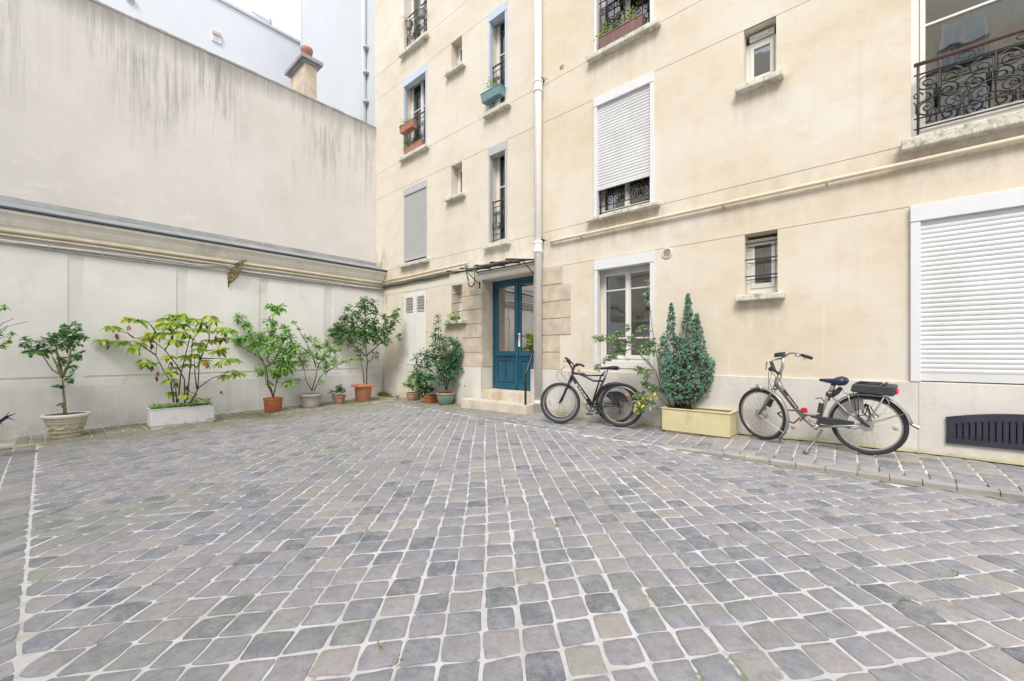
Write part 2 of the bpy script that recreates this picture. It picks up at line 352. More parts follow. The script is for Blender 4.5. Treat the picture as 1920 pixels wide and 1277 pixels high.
M['terra3']=simple('old_terracotta',(.36,.17,.11),.9,var=.2,scale=8,dirt=((.45,.38,.32),8,.5,.6))
M['pinkpot']=simple('pinkish_glazed_clay',(.46,.27,.19),.4,var=.15)
M['gpot']=simple('weathered_grey_plastic',(.42,.38,.35),.8,var=.15,dirt=((.30,.22,.15),7,.55,.6))
M['greenpot']=simple('green_glaze',(.15,.235,.21),.28,var=.2,scale=7)
M['ochre']=simple('ochre_rim',(.42,.27,.11),.4,var=.15)
M['creampot']=simple('cream_moulded_clay',(.52,.47,.36),.7,var=.12,scale=9,dirt=((.30,.24,.14),12,.52,.6))
M['creamrim']=simple('pale_rim',(.66,.645,.60),.6,var=.05)
M['wbox']=simple('white_planter_plastic',(.66,.66,.66),.5,var=.05,dirt=((.42,.42,.34),5,.54,.7))
M['ybox']=simple('pale_yellow_metal',(.62,.56,.33),.55,var=.07,bst=.2,dirt=((.42,.35,.20),4,.54,.7))
M['bbox']=simple('brown_plastic',(.20,.115,.10),.7,var=.15,dirt=((.40,.33,.30),9,.55,.5))
M['soil']=simple('soil',(.06,.045,.035),.95,scale=20,bst=.9,bdist=.02)
M['bark']=simple('bark',(.085,.06,.05),.9,var=.3,scale=20,bst=.6)
M['bark2']=simple('pale_bark',(.22,.18,.11),.9,var=.3,scale=20,bst=.5)
M['moss']=leaf_mat('moss',[(0,(.10,.13,.02)),(.5,(.22,.24,.04)),(1,(.34,.32,.08))],.2,.8)
M['lf_dark']=leaf_mat('leaf_dark',[(0,(.04,.13,.05)),(.5,(.075,.215,.075)),(.85,(.14,.33,.09)),(1,(.30,.42,.08))])
M['lf_mid']=leaf_mat('leaf_mid',[(0,(.08,.22,.035)),(.5,(.16,.38,.06)),(.85,(.26,.50,.09)),(1,(.45,.52,.10))])
M['lf_light']=leaf_mat('leaf_light',[(0,(.11,.28,.05)),(.5,(.22,.44,.10)),(.9,(.40,.56,.20)),(1,(.52,.55,.25))])
M['lf_rose']=leaf_mat('leaf_rose',[(0,(.10,.20,.10)),(.5,(.20,.34,.18)),(.9,(.38,.48,.28)),(1,(.52,.45,.25))])
M['lf_lime']=leaf_mat('leaf_lime',[(0,(.10,.21,.03)),(.3,(.20,.36,.04)),(.6,(.34,.48,.06)),(.85,(.50,.56,.10)),(1,(.58,.42,.10))],.3)
M['lf_brown']=leaf_mat('leaf_brown',[(0,(.07,.03,.02)),(.5,(.26,.09,.04)),(1,(.42,.19,.06))],.2)
M['lf_blue']=leaf_mat('leaf_bluish',[(0,(.04,.13,.07)),(.5,(.085,.235,.12)),(.85,(.18,.36,.22)),(1,(.32,.46,.32))])
M['lf_jun']=leaf_mat('juniper_needles',[(0,(.08,.22,.17)),(.35,(.18,.40,.32)),(.75,(.34,.58,.49)),(1,(.52,.74,.66))],.18,.6)
M['lf_junb']=leaf_mat('juniper_dry',[(0,(.10,.05,.03)),(1,(.24,.13,.08))],.1,.8)
M['yellow']=leaf_mat('yellow_leaf',[(0,(.65,.55,.04)),(1,(.75,.70,.15))],.3)
M['dry']=simple('dry_stalk',(.45,.32,.22),.9,bst=0)
M['brass']=simple('weathered_gilt_iron',(.16,.115,.05),.7,.2,var=.5,scale=25,dirt=((.42,.32,.15),30,.48,.9))
M['terrapot']=simple('chimney_clay',(.42,.20,.14),.8,var=.1)
M['void']=simple('dark_void',(.006,.006,.008),.9,bst=0)
M['grate']=simple('cast_iron_grate',(.045,.048,.07),.45,.3,var=.2,bst=.1)
M['cobble']=cobble_mat(); M['mortar']=mortar_mat()
M['kerb']=simple('kerb_granite',(.33,.32,.31),.75,var=.2,scale=5,bst=.5,bdist=.008,dirt=((.40,.37,.28),5,.5,.5))
M['mossdirt']=simple('mossy_dirt',(.37,.37,.20),.95,var=.3,scale=6,bst=.6,bdist=.01,dirt=((.45,.38,.27),3,.5,.8))
M['dirt']=simple('sandy_dirt',(.27,.23,.16),.95,var=.3,scale=8,bst=.6,bdist=.01)

# ================================================================== SETTING: ground
def frange(a,b,s):
    n=int(round((b-a)/s)); return [a+(b-a)*i/n for i in range(n+1)]
xs=[-30,-12,-4]+frange(-.8,13,.2)+[16,24,45]; ys=[-45,-24,-14]+frange(-10,.6,.2)+[3,10,30]
g=MB(); nx=len(xs)
for y in ys:
    for x in xs: g.v.append((x,y,(gfield(x,y) if x>8 and y<edgeY(x)+.2 else ground(x,y))-.0055))
for j in range(len(ys)-1):
    for i in range(nx-1): g.f.append((j*nx+i,j*nx+i+1,(j+1)*nx+i+1,(j+1)*nx+i))
top(g.build('ground',M['mortar'],smooth=True),'pale mortar bed between the cobbles of the courtyard','ground',kind='structure')

def cob(mb,c,a,b,jit=.007,rot=0,dome=.003,tilt=.0018,cl=None):
    """one cobble: centre c (x,y), half axes a and b in plan"""
    cx,cy=c; ax=Vector(a);bx=Vector(b)
    ring=[(-1,-.86),(-.95,-.95),(-.86,-1),(0,-1.01),(.86,-1),(.95,-.95),(1,-.86),(1.01,0),(1,.86),(.95,.95),(.86,1),(0,1.01),(-.86,1),(-.95,.95),(-1,.86),(-1.01,0)]
    dz=random.uniform(-.0015,.0015); tx,ty=random.uniform(-tilt,tilt),random.uniform(-tilt,tilt)
    kj=[(random.uniform(-jit,jit),random.uniform(-jit,jit)) for _ in range(8)]; kk=[0,0,0,1,2,2,2,3,4,4,4,5,6,6,6,7]
    sh=[(kj[q][0]*(1.3 if q%2==0 else .7)+random.uniform(-.0008,.0008),kj[q][1]*(1.3 if q%2==0 else .7)+random.uniform(-.0008,.0008)) for q in kk]
    base=len(mb.v); n=len(ring)
    for lev,(k,h) in enumerate(((1.0,-.022),(1.0,-.0035),(.93,.0),(.5,dome*.75))):
        for (u,v),(jx,jy) in zip(ring,sh):
            x=cx+ax.x*u*k+bx.x*v*k+jx; y=cy+ax.y*u*k+bx.y*v*k+jy
            if cl: x,y=cl(x,y,k)
            mb.v.append((x,y,ground(x,y)+h+dz+tx*u+ty*v))
    if cl: cx,cy=cl(cx,cy,.3)
    mb.v.append((cx,cy,ground(cx,cy)+dome+dz))
    for l in range(3):
        for i in range(n):
            j=(i+1)%n; mb.f.append((base+l*n+i,base+l*n+j,base+(l+1)*n+j,base+(l+1)*n+i))
    for i in range(n):
        j=(i+1)%n; mb.f.append((base+3*n+i,base+3*n+j,base+4*n))
    mb.c+=[random.random()]*(4*n)
def settone(o,mb):
    a=o.data.attributes.new('tone','FLOAT','FACE'); a.data.foreach_set('value',mb.c)
    o.data.shade_smooth(); o.data.set_sharp_from_angle(angle=R(55))
# main field: rows run across the view, columns lead to the door
def gdir(vpx):
    s=(vpx-960)/FPX; d=Vector((VX+s*RX,VY+s*RY)); return d.normalized()
dA=gdir(912); dB=gdir(5600)
mbf=MB(); P=.155; O=Vector((9.15,-4.65))
SEAM=-6.17
for i in range(-75,60):
    colw=random.uniform(-.0015,.0015)
    for j in range(-50,75):
        wob=.035*math.sin(j*.19+i*.05)+.02*math.sin(i*.4+j*.31)
        c=O+dB*(i*P+colw+wob*.3)+dA*(j*P+.012*math.sin(i*.9+j*.2)+.02*math.sin(i*.21))
        if c.x<1.08 or c.x>13 or c.y<-9.5: continue
        if c.y<SEAM-.03 and c.x<8.2: continue
        lim=.008 if c.x<8.2 else .035
        if c.y>edgeY(c.x)-lim-.01: continue
        hw=random.uniform(.068,.0735); hl=random.uniform(.068,.0738)
        r=random.random()
        if r<.03: hw*=.86
        cut=c.y<SEAM+.11 and c.x<8.2 or c.y>edgeY(c.x)-lim-.11 or c.x<1.2
        def clf(x,y,k):
            if x<8.3: y=max(y,SEAM+.002+(1-k)*.008)
            return max(x,1.075+(1-k)*.01),min(y,edgeY(x)-lim-(1-k)*.01)
        cob(mbf,c,dB*hw,dA*hl,jit=.0048,cl=clf if cut else None)
fld=mbf.build('cobble_paving',M['cobble'],smooth=False)
top(fld,'grey and pinkish cobbles with white joints filling the middle of the courtyard','paving',kind='structure')
settone(fld,mbf)
# border by the facade: courses at right angles to the wall, broken bond
mbb=MB(); x=1.2; row=0
while x<13:
    wdt=random.uniform(.15,.20) if x>5 else random.uniform(.13,.17)
    e=edgeY(x+wdt/2)+(.004 if x<8.2 else .09); yy=e+ (row%2)*.0; 
    n=max(3,int((-.03-e)/random.choice([.125,.135,.145]))); L=(-.03-e)/n; off=random.uniform(-.04,.04)
    for k in range(n):
        cy=e+(k+.5)*L+ (off if 0<k<n-1 else off*.4); cob(mbb,(x+wdt/2-.008*(k-n/2),cy),(wdt/2-.007,-.003),(0,L/2-.005),jit=.003)
    x+=wdt; row+=1
# border by the left wall
y=-6.4
while y<-.2:
    wdt=random.uniform(.14,.19); n=7; e=1.06; L=(e-.06)/n; off=random.uniform(-.06,.06)
    for k in range(n): cob(mbb,(.06+(k+.5)*L+(off if 0<k<n-1 else off*.4),y+wdt/2),(L/2-.008,0),(0,wdt/2-.009),jit=.005)
    y+=wdt
bord=mbb.build('paving_border',M['cobble']); settone(bord,mbb)
top(bord,'band of mossy setts laid in broken courses along the foot of the walls','paving',kind='structure')
# drain strip on the near left: slanted courses between two mortar seams
mbd=MB()
for s0,s1 in ((SEAM-.008,SEAM-.42),(SEAM-.50,SEAM-.92),(SEAM-1.0,SEAM-1.4),(SEAM-1.45,SEAM-1.9)):
    x=1.3
    while x<8.25:
        L=random.uniform(.12,.17); k=(s0-s1)/2; sl=.10
        for q in (0,1):
            cy=s0-(q+.5)*k; cob(mbd,(x+L/2+(.5-q)*-sl,cy),(L/2-.009,0),(-sl/2,k/2-.008),jit=.005)
        x+=L
o=mbd.build('drain_channel_paving',M['cobble']); settone(o,mbd)
top(o,'strip of slanted setts between mortar seams at the left edge','paving',kind='structure')
# kerb stones
mk=MB(); x=8.15
while x<13:
    L=random.uniform(.20,.24); e0=edgeY(x); h=kerbh(x+L/2)+.008
    if h>.006:
        vs=[]
        for zz,ins in ((-.03,0),(h-.012,0),(h,.012)):
            for (a,b2) in ((x+.002,0),(x+L-.002,0),(x+L-.002,.095),(x+.002,.095)):
                ex=edgeY(a); vs.append((a+(ins if b2==0 else 0)*0,ex+b2+(ins if b2==0 else 0)-.02,gfield(a,ex)+zz+random.uniform(-.002,.002)))
        mk.add(vs,[(0,1,5,4),(1,2,6,5),(2,3,7,6),(3,0,4,7),(4,5,9,8),(5,6,10,9),(6,7,11,10),(7,4,8,11),(8,9,10,11)])
    x+=L
top(mk.build('kerb',M['kerb'],bevel=.004),'low granite kerb stones edging the raised band below the bicycles','kerb',kind='structure')
ms=MB(); pts=frange(8.3,13,.05)
for a,b2 in zip(pts,pts[1:]):
    wa=.045+.015*noise.noise(Vector((a*6,0,0))); wb=.045+.015*noise.noise(Vector((b2*6,0,0)))
    ms.poly((a,edgeY(a)-wa,ground(a,edgeY(a)-wa)+.001),(b2,edgeY(b2)-wb,ground(b2,edgeY(b2)-wb)+.001),(b2,edgeY(b2)-.012,gfield(b2,-1)+.006),(a,edgeY(a)-.012,gfield(a,-1)+.006))
top(ms.build('kerb_dirt',M['dirt'],smooth=True),'brown dirt gathered at the foot of the low kerb','dirt',kind='structure')
# sandy foot strip along facade on the right
ms=MB(); pts=frange(8.4,13,.15)
for a,b2 in zip(pts,pts[1:]):
    ms.poly((a,-.085-.02*math.sin(a*7),ground(a,-.08)+.012),(b2,-.085-.02*math.sin(b2*7),ground(b2,-.08)+.012),(b2,-.02,ground(b2,0)+.03),(a,-.02,ground(a,0)+.03))
top(ms.build('dirt_fillet',M['mossdirt'],smooth=True),'yellowish mossy dirt packed at the foot of the right wall','dirt',kind='structure')

# ================================================================== MAIN BUILDING
B=thing('apartment_building','cream rendered apartment building with shuttered windows and teal entrance door','building',(5.4,0,0))
OPEN={'A1':(1.0,1.95,.86,2.69),'A2':(1.0,1.96,3.44,5.34),'A3':(1.0,1.96,6.15,8.15),'A4':(1.0,1.96,8.82,10.7),
 'B1':(2.86,3.225,1.88,2.68),'B2':(2.85,3.22,4.66,5.39),'B3':(2.85,3.22,7.5,8.19),'B4':(2.85,3.22,10.2,10.9),
 'C2':(4.08,4.56,3.39,5.39),'C3':(4.08,4.56,6.12,8.17),'C4':(4.08,4.56,8.85,10.8),
 'DR':(3.84,5.24,0.0,2.695),
 'D1':(6.56,7.56,.90,2.70),'D2':(6.55,7.56,3.41,5.41),'D3':(6.55,7.56,6.12,8.15),'D4':(6.55,7.56,8.85,10.8),
 'E1':(8.785,9.155,1.91,2.71),'E2':(8.775,9.14,4.66,5.413),'E3':(8.775,9.14,7.4,8.15),
 'F1':(10.365,12.3,.85,2.71),'G2':(10.365,12.3,3.42,5.41),'G3':(10.365,12.3,6.15,8.15)}
XL,XR,ZT=-.42,15.0,13.6
GR=[2.71,3.375,5.41,6.11,8.17,8.85]; GH=.0045
xc=sorted({XL,XR}|{o[i] for o in OPEN.values() for i in (0,1)}|set(frange(0,15,.75)))
zc={-.3,0,ZT}|{o[i] for o in OPEN.values() for i in (2,3)}
for z in GR: zc|={z-GH,z+GH}
for z in list(zc):
    for q in GR:
        if abs(z-q)<GH*.99: zc.discard(z)
zc=sorted(zc)
for k,o in list(OPEN.items()):  # snap openings that meet a joint
    o=list(o)
    for i in (2,3):
        for q in GR:
            if abs(o[i]-q)<GH*.99: o[i]=q-GH if i==3 else q+GH
    OPEN[k]=tuple(o)
def inside(x,z):
    for o in OPEN.values():
        if o[0]<x<o[1] and o[2]<z<o[3]: return True
    return False
mw=MB(); DEP=.30
def isg(z): return any(abs(z-q)<GH*.9 for q in GR)
for a,b2 in zip(xc,xc[1:]):
    if b2-a<1e-6: continue
    for c,d in zip(zc,zc[1:]):
        if d-c<1e-6 or inside((a+b2)/2,(c+d)/2): continue
        if isg((c+d)/2):
            y=.008; mw.poly((a,y,c),(b2,y,c),(b2,y,d),(a,y,d)); mw.poly((a,0,c),(b2,0,c),(b2,y,c),(a,y,c)); mw.poly((a,y,d),(b2,y,d),(b2,0,d),(a,0,d))
        else: mw.poly((a,0,c),(b2,0,c),(b2,0,d),(a,0,d))
for k,o in OPEN.items():
    x0,x1,z0,z1=o; d=DEP if k!='DR' else .42
    mw.poly((x0,0,z0),(x0,d,z0),(x0,d,z1),(x0,0,z1)); mw.poly((x1,d,z0),(x1,0,z0),(x1,0,z1),(x1,d,z1))
    mw.poly((x0,0,z1),(x0,d,z1),(x1,d,z1),(x1,0,z1)); mw.poly((x0,d,z0),(x0,0,z0),(x1,0,z0),(x1,d,z0))
# sides, back and roof of the block
mw.poly((XL,0,-.3),(XL,0,ZT),(XL,9,ZT),(XL,9,-.3)); mw.poly((XR,0,-.3),(XR,9,-.3),(XR,9,ZT),(XR,0,ZT)); mw.poly((XL,9,-.3),(XL,9,ZT),(XR,9,ZT),(XR,9,-.3))
mw.poly((XL,0,ZT),(XR,0,ZT),(XR,9,ZT),(XL,9,ZT))
mw.build('wall',M['plaster'],B)
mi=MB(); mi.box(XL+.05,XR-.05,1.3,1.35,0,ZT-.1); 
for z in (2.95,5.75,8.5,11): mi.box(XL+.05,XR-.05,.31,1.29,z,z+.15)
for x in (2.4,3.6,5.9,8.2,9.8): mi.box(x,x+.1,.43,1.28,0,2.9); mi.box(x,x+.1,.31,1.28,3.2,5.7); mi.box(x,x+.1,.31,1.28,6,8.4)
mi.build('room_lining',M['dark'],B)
# plinth
mp=MB(); PT=.03
for a,b2 in ((XL+.5,3.84),(5.24,13.6)):
    mp.box(a if a>0 else .0,b2,-PT,.012,-.3,.845)
mp.box(5.18,5.235,-.028,.35,-.2,.843)
mp.build('plinth',M['plinth'],B,bevel=.006)
for x in (7.72,10.42,1.6):
    mj=MB(); mj.box(x,x+.005,-PT-.0015,-.02,0.05,.84); mj.build('plinth_joint',M['stone'],B)
# stone dressing round the door
def quoins(x0f,x1f,name,zs):
    q=MB()
    for i,(a,b2) in enumerate(zip(zs,zs[1:])):
        x0=x0f(i); x1=x1f(i); q.box(x0,x1,-.006,.01,a+.004,b2-.006)
    for z in zs[1:-1]: pass
    return q
zq=[.85,1.165,1.475,1.775,2.085,2.39,2.7]
q=MB()
for i,(a,b2) in enumerate(zip(zq,zq[1:])):
    q.box(3.23,3.838,-.012,.005,a+.006,b2-.008)
q.build('stone_quoins',M['stone'],B,bevel=.005)
q=MB(); ext=[5.84,5.84,6.07,6.07,6.07,5.90]
for i,(a,b2) in enumerate(zip(zq,zq[1:])):
    q.box(5.243,ext[i],-.012,.005,a+.006,b2-.008)
q.build('stone_quoins',M['stone'],B,bevel=.005)
for xa,xb in ((3.24,3.835),(5.245,5.84)):
    q=MB()
    for z in zq[1:-1]: q.box(xa,xb,-.0085,.003,z-.011,z+.008)
    q.build('quoin_joints',M['joint'],B,kind=None)
q=MB(); zz=[.86,1.6,2.1,2.69]   # dressed jamb lining (left reveal)
for a,b2 in zip(zz,zz[1:]): q.box(3.842,3.85,-.001,.345,a+.002,b2-.002)
q.build('door_jamb',M['stone'],B,bevel=.002)
# steps
sp=MB(); sp.box(3.6,5.36,-.375,-.033,-.1,.205); sp.build('step',M['stone2'],B,bevel=.012)
sp=MB(); sp.box(3.86,5.18,-.05,.45,.2,.385); sp.build('step',M['stone2'],B,bevel=.012)
# door
dy=.34; X0,X1,Z0,Z1=3.845,5.24,.392,2.69; xm=4.545
d=MB()
d.box(X0,X0+.05,dy-.02,dy+.06,Z0,Z1); d.box(X1-.05,X1,dy-.02,dy+.06,Z0,Z1); d.box(X0+.05,X1-.05,dy-.02,dy+.06,Z1-.05,Z1)
for (a,b2) in ((X0+.052,xm-.003),(xm+.003,X1-.052)):
    d.box(a,a+.085,dy,dy+.045,Z0+.01,Z1-.052); d.box(b2-.085,b2,dy,dy+.045,Z0+.01,Z1-.052)
    d.box(a+.085,b2-.085,dy,dy+.045,Z1-.14,Z1-.052)
    d.box(a+.085,b2-.085,dy,dy+.045,Z0+.69,Z0+.80); d.box(a+.03,b2-.03,dy-.03,dy,Z0+.70,Z0+.695); d.box(a+.045,b2-.045,dy-.018,dy,Z0+.65,Z0+.67)
    d.box(a+.085,b2-.085,dy,dy+.045,Z0+.60,Z0+.66)
    d.box(a+.085,b2-.085,dy+.018,dy+.03,Z0+.66,Z0+.69)
    d.box(a+.085,b2-.085,dy,dy+.045,Z0+.01,Z0+.13); d.box(a,b2,dy-.022,dy,Z0+.01,Z0+.08)
    d.box(a+.085,b2-.085,dy+.018,dy+.03,Z0+.13,Z0+.60)
    mid=(a+b2)/2
    d.box(a+.105,mid-.02,dy+.004,dy+.018,Z0+.155,Z0+.575); d.box(mid+.02,b2-.105,dy+.004,dy+.018,Z0+.155,Z0+.575)
d.box(xm-.025,xm+.025,dy-.022,dy,Z0+.02,Z1-.06)
door=d.build('door',M['teal'],B,bevel=.005,label='teal double entrance door with tall glass panes')
for (a,b2) in ((X0+.137,xm-.088),(xm+.088,X1-.137)):
    p=MB(); p.box(a,b2,dy+.02,dy+.026,Z0+.80,Z1-.14); p.build('glass_pane',M['dglass'],door)
h=MB(); h.box(xm+.03,xm+.075,dy-.012,dy,1.28,1.56); hh=h.build('handle_plate',M['ltr'],door)
h=MB(); h.tube([(xm+.052,dy-.01,1.50),(xm+.052,dy-.06,1.50),(xm-.04,dy-.065,1.505)],.010,8); h.tube([(xm+.052,dy-.06,1.50),(xm+.10,dy-.06,1.50)],.012,8); h.build('handle',M['iron'],door)
r=MB(); r.box(3.6,5.6,1.0,1.05,.4,2.85); r.build('hall_wall',M['room'],B)
# ---- windows
def slats(mb,x0,x1,z0,z1,y,pitch=.042):
    n=int((z1-z0)/pitch); p=(z1-z0)/n; pr_=[]
    for i in range(n):
        for t,dy_ in ((0,.0),(.12,-.006),(.35,-.010),(.65,-.010),(.88,-.006)): pr_.append((y+dy_,z0+(i+t)*p))
    pr_.append((y,z1)); b=len(mb.v)
    for yy,zz in pr_: mb.v.append((x0,yy,zz)); mb.v.append((x1,yy,zz))
    for i in range(len(pr_)-1): mb.f.append((b+2*i,b+2*i+1,b+2*i+3,b+2*i+2))
def sill(par,x0,x1,z,over=.10,th=.085,proj=.11):
    s=MB(); n=14
    a=x0-over;b2=x1+over
    s.box(a,b2,-proj,.03,z-th,z); o=s.build('window_sill',M['sill'],par,bevel=.012)
def casement(k,leafs=2,trans=(.72,),y=.17,inset=.0,mat='pvc',blind='curtain',zb=None,zt=None,fw=.05,pane='glass'):
    x0,x1,z0,z1=OPEN[k]; x0+=inset; x1-=inset; z0=zb or z0; z1=zt or z1
    f=MB(); f.box(x0,x0+fw,y,y+.06,z0,z1); f.box(x1-fw,x1,y,y+.06,z0,z1); f.box(x0+fw,x1-fw,y,y+.06,z1-fw,z1); f.box(x0+fw,x1-fw,y,y+.06,z0,z0+fw*1.5)
    ed=[x0+fw,x1-fw] if leafs==1 else [x0+fw,(x0+x1)/2,x1-fw]
    for a,b2 in zip(ed,ed[1:]):
        w_=.045; f.box(a+.002,a+w_,y-.012,y+.04,z0+fw*1.5+.002,z1-fw-.002); f.box(b2-w_,b2-.002,y-.012,y+.04,z0+fw*1.5+.002,z1-fw-.002)
        f.box(a+w_,b2-w_,y-.012,y+.04,z1-fw-w_,z1-fw-.002); f.box(a+w_,b2-w_,y-.012,y+.04,z0+fw*1.5+.002,z0+fw*1.5+w_*1.4)
        for t in trans: zt_=z0+(z1-z0)*t; f.box(a+w_,b2-w_,y-.006,y+.03,zt_-.012,zt_+.012)
    if leafs==2: f.box((x0+x1)/2-.03,(x0+x1)/2+.03,y-.028,y-.012,z0+fw*1.5+.01,z1-fw-.01)
    win=f.build('window',M[mat],B,bevel=.003)
    for a,b2 in zip(ed,ed[1:]):
        p=MB(); p.box(a+.045,b2-.045,y+.012,y+.018,z0+fw*1.5+.05,z1-fw-.045); p.build('pane',M[pane],win)
    if blind:
        c=MB(); n=max(10,int((x1-x0)/.02)); yb=y+.075
        for i in range(n):
            xa=x0+(x1-x0)*i/n; xb=x0+(x1-x0)*(i+1)/n
            A=.018 if blind=='curtain' else 0
            ya=yb+A*math.sin(i*.9)+A*.5*math.sin(i*.37); yc=yb+A*math.sin((i+1)*.9)+A*.5*math.sin((i+1)*.37)
            c.poly((xa,ya,z0),(xb,yc,z0),(xb,yc,z1),(xa,ya,z1))
        c.build('curtain',M[blind],win,smooth=True)
    return win
def box_frame(k,win,zb,mat='alu',gw=.045,boxh=.16,y0=-.02,bottom=None):
    """outer shutter box and side guides of a window"""
    x0,x1,z0,z1=OPEN[k]
    s=MB(); s.box(x0-.008,x1+.008,y0-.012,.12,z1-boxh,z1-.002); s.build('shutter_box',M[mat],win,bevel=.004)
    s=MB(); zb_=bottom if bottom is not None else z0
    for a,b2 in ((x0-.006,x0+gw),(x1-gw,x1+.006)):
        s=MB(); s.box(a,b2,y0-.004,.05,zb_,z1-boxh-.001); s.build('shutter_guide',M[mat],win,bevel=.003)
def spiral(cx,cz,r,turns,a0,sgn,n=22,y=0,k=.12):
    pts=[]
    for i in range(n+1):
        t=i/n; rr=r*(1-(1-k)*t); a=a0+sgn*turns*2*math.pi*t
        pts.append((cx+rr*math.cos(a),y,cz+rr*math.sin(a)))
    return pts
def railing(par,x0,x1,z0,z1,y,cells,r=.006,rich=False,rail='handr'):
    r=r*1.3
    m=MB(); W=(x1-x0)/cells
    m.tube([(x0,y,z0+.06),(x1,y,z0+.06)],r,5); m.tube([(x0,y,z0+.17),(x1,y,z0+.17)],r,5); m.tube([(x0,y,z1-.11),(x1,y,z1-.11)],r,5)
    for x in (x0+.03,x1-.03): m.tube([(x,y,z0),(x,y,z1-.02)],r*1.2,5)
    hz=z1-z0
    for c in range(cells):
        a=x0+c*W; mx_=a+W/2
        for sg in (-1,1):
            # upper pair of scrolls
            cx=mx_+sg*W*.24; cz=z0+hz*.70; R1=min(W*.22,hz*.15)
            m.tube(spiral(cx,cz,R1,1.6,math.pi/2,-sg,26,y),r*.95,5)
            m.tube([(cx,y,cz+R1),(cx-sg*R1*.9,y,cz+R1*.75),(mx_+sg*.012,y,z0+hz*.60),(mx_+sg*.01,y,z0+hz*.5),(cx,y,z0+hz*.47),(cx+sg*W*.16,y,z0+hz*.44)],r*.85,5)
            cz=z0+hz*.36; m.tube(spiral(cx,cz,R1*.95,1.6,-math.pi/2,sg,26,y),r*.95,5)
            m.tube([(cx,y,cz-R1*.95),(cx+sg*R1,y,cz-R1*.5),(cx+sg*W*.22,y,cz+R1*.6),(cx+sg*W*.26,y,z0+hz*.47)],r*.85,5)
            if rich:
                m.tube(spiral(mx_+sg*W*.13,z0+hz*.27,R1*.5,1.3,math.pi,sg,16,y),r*.8,5)
                m.tube(spiral(a+W*(.5+sg*.43),z0+hz*.55,R1*.5,1.2,0,-sg,16,y),r*.8,5)
        m.tube([(mx_,y,z0+.17),(mx_,y,z1-.11)],r*.8,5)
        for t in (.42,.46,.5,.54,.58): m.tube([(mx_,y-.004,z0+hz*t-.004),(mx_,y-.004,z0+hz*t+.004)],r*2,6)
        if rich:
            for zz_ in (z0+.115,z1-.055): m.tube([(a+W+.06*math.cos(q*math.pi/5),y,zz_+.028*math.sin(q*math.pi/5)) for q in range(10)],r*.8,5,closed=True)
    rl=m.build('railing',M['iron'],par,smooth=True)
    t=MB(); t.tube([(x0,y,z1),(x1,y,z1)],.022 if rich else .018,8,flat=.8); t.build('top_rail',M[rail],par,smooth=True)
    return rl
# column A
s=MB(); x0,x1,z0,z1=OPEN['A1']; xm2=(x0+x1)/2
for a,b2 in ((x0+.012,xm2-.004),(xm2+.004,x1-.012)):
    s.box(a,b2,-.012,.022,z0+.006,2.16); s.box(a,a+.07,-.012,.022,2.16,z1-.01); s.box(b2-.07,b2,-.012,.022,2.16,z1-.01); s.box(a+.07,b2-.07,-.012,.022,2.56,z1-.01)
    zz=2.18
    while zz<2.55: s.add([(a+.07,-.010,zz+.036),(b2-.07,-.010,zz+.036),(b2-.07,.02,zz),(a+.07,.02,zz),(a+.07,-.010,zz+.048),(b2-.07,-.010,zz+.048),(b2-.07,.02,zz+.012),(a+.07,.02,zz+.012)],[(0,1,5,4),(4,5,6,7),(0,3,2,1)]); zz+=.066
sh=s.build('louvred_shutter',M['pvc'],B,label='white closed louvred shutters beside the corner')
s=MB(); s.box(x0+.02,x1-.02,.03,.04,z0,z1-.01); s.build('shutter_backing',M['dark'],sh)
for zz in (1.05,1.7,2.45):
    for xx in (x0-.012,x1+.012): h=MB(); h.box(xx-.02,xx+.02,-.02,0,zz-.02,zz+.02); h.build('hinge',M['pvc'],sh)
k='A2'; x0,x1,z0,z1=OPEN[k]; s=MB(); slats(s,x0+.03,x1-.03,z0+.09,z1-.17,.02,.045); s.box(x0+.03,x1-.03,.0,.03,z0+.06,z0+.095)
w_=s.build('roller_shutter',M['shut2'],B,label='closed grey roller shutter of the first floor near the corner'); box_frame(k,w_,0,'shut2',.03,.17,-.005); sill(w_,x0,x1,z0-.02)
s=MB(); s.box(x0,x1,.04,.05,z0,z1-.17); s.build('shutter_backing',M['dark'],w_)
for k in ('A3','A4'):
    x0,x1,z0,z1=OPEN[k]; wn=casement(k,2,(.62,),y=.22,zt=z1-.03); sill(wn,x0,x1,z0-.0)
    if k=='A3': box_frame(k,wn,0,'bluegrey',.035,.2,-.02)
    railing(wn,x0+.02,x1-.02,z0+.02,z0+.93,.06,3)
for k in ('B2','B3','B4'):
    x0,x1,z0,z1=OPEN[k]; wn=casement(k,1,(),y=.2,blind='frost'); sill(wn,x0,x1,z0,.13,.07)
k='B1'; wn=casement(k,1,(),y=.24,blind='frost'); sill(wn,OPEN[k][0],OPEN[k][1],OPEN[k][2],.17,.08,.13)
m=MB(); x0,x1,z0,z1=OPEN[k]
for z in (z0+.2,z0+.40,z0+.6): m.tube([(x0-.0,.05,z),(x1,.05,z)],.008,6)
m.tube([(x1-.03,.03,z0),(x1-.03,.03,z1)],.009,6); m.build('window_bar',M['iron'],wn)
for k in ('C2','C3','C4'):
    x0,x1,z0,z1=OPEN[k]; wn=casement(k,1,(.62,),y=.2,zt=z1-.03,blind='curtain' if k!='C2' else 'frost'); sill(wn,x0,x1,z0,.12,.09)
    box_frame(k,wn,0,'bluegrey' if k!='C2' else 'shut2',.028,.18,-.03); railing(wn,x0+.03,x1-.03,z0+.03,z0+(.88 if k=='C2' else .95),.05,2)
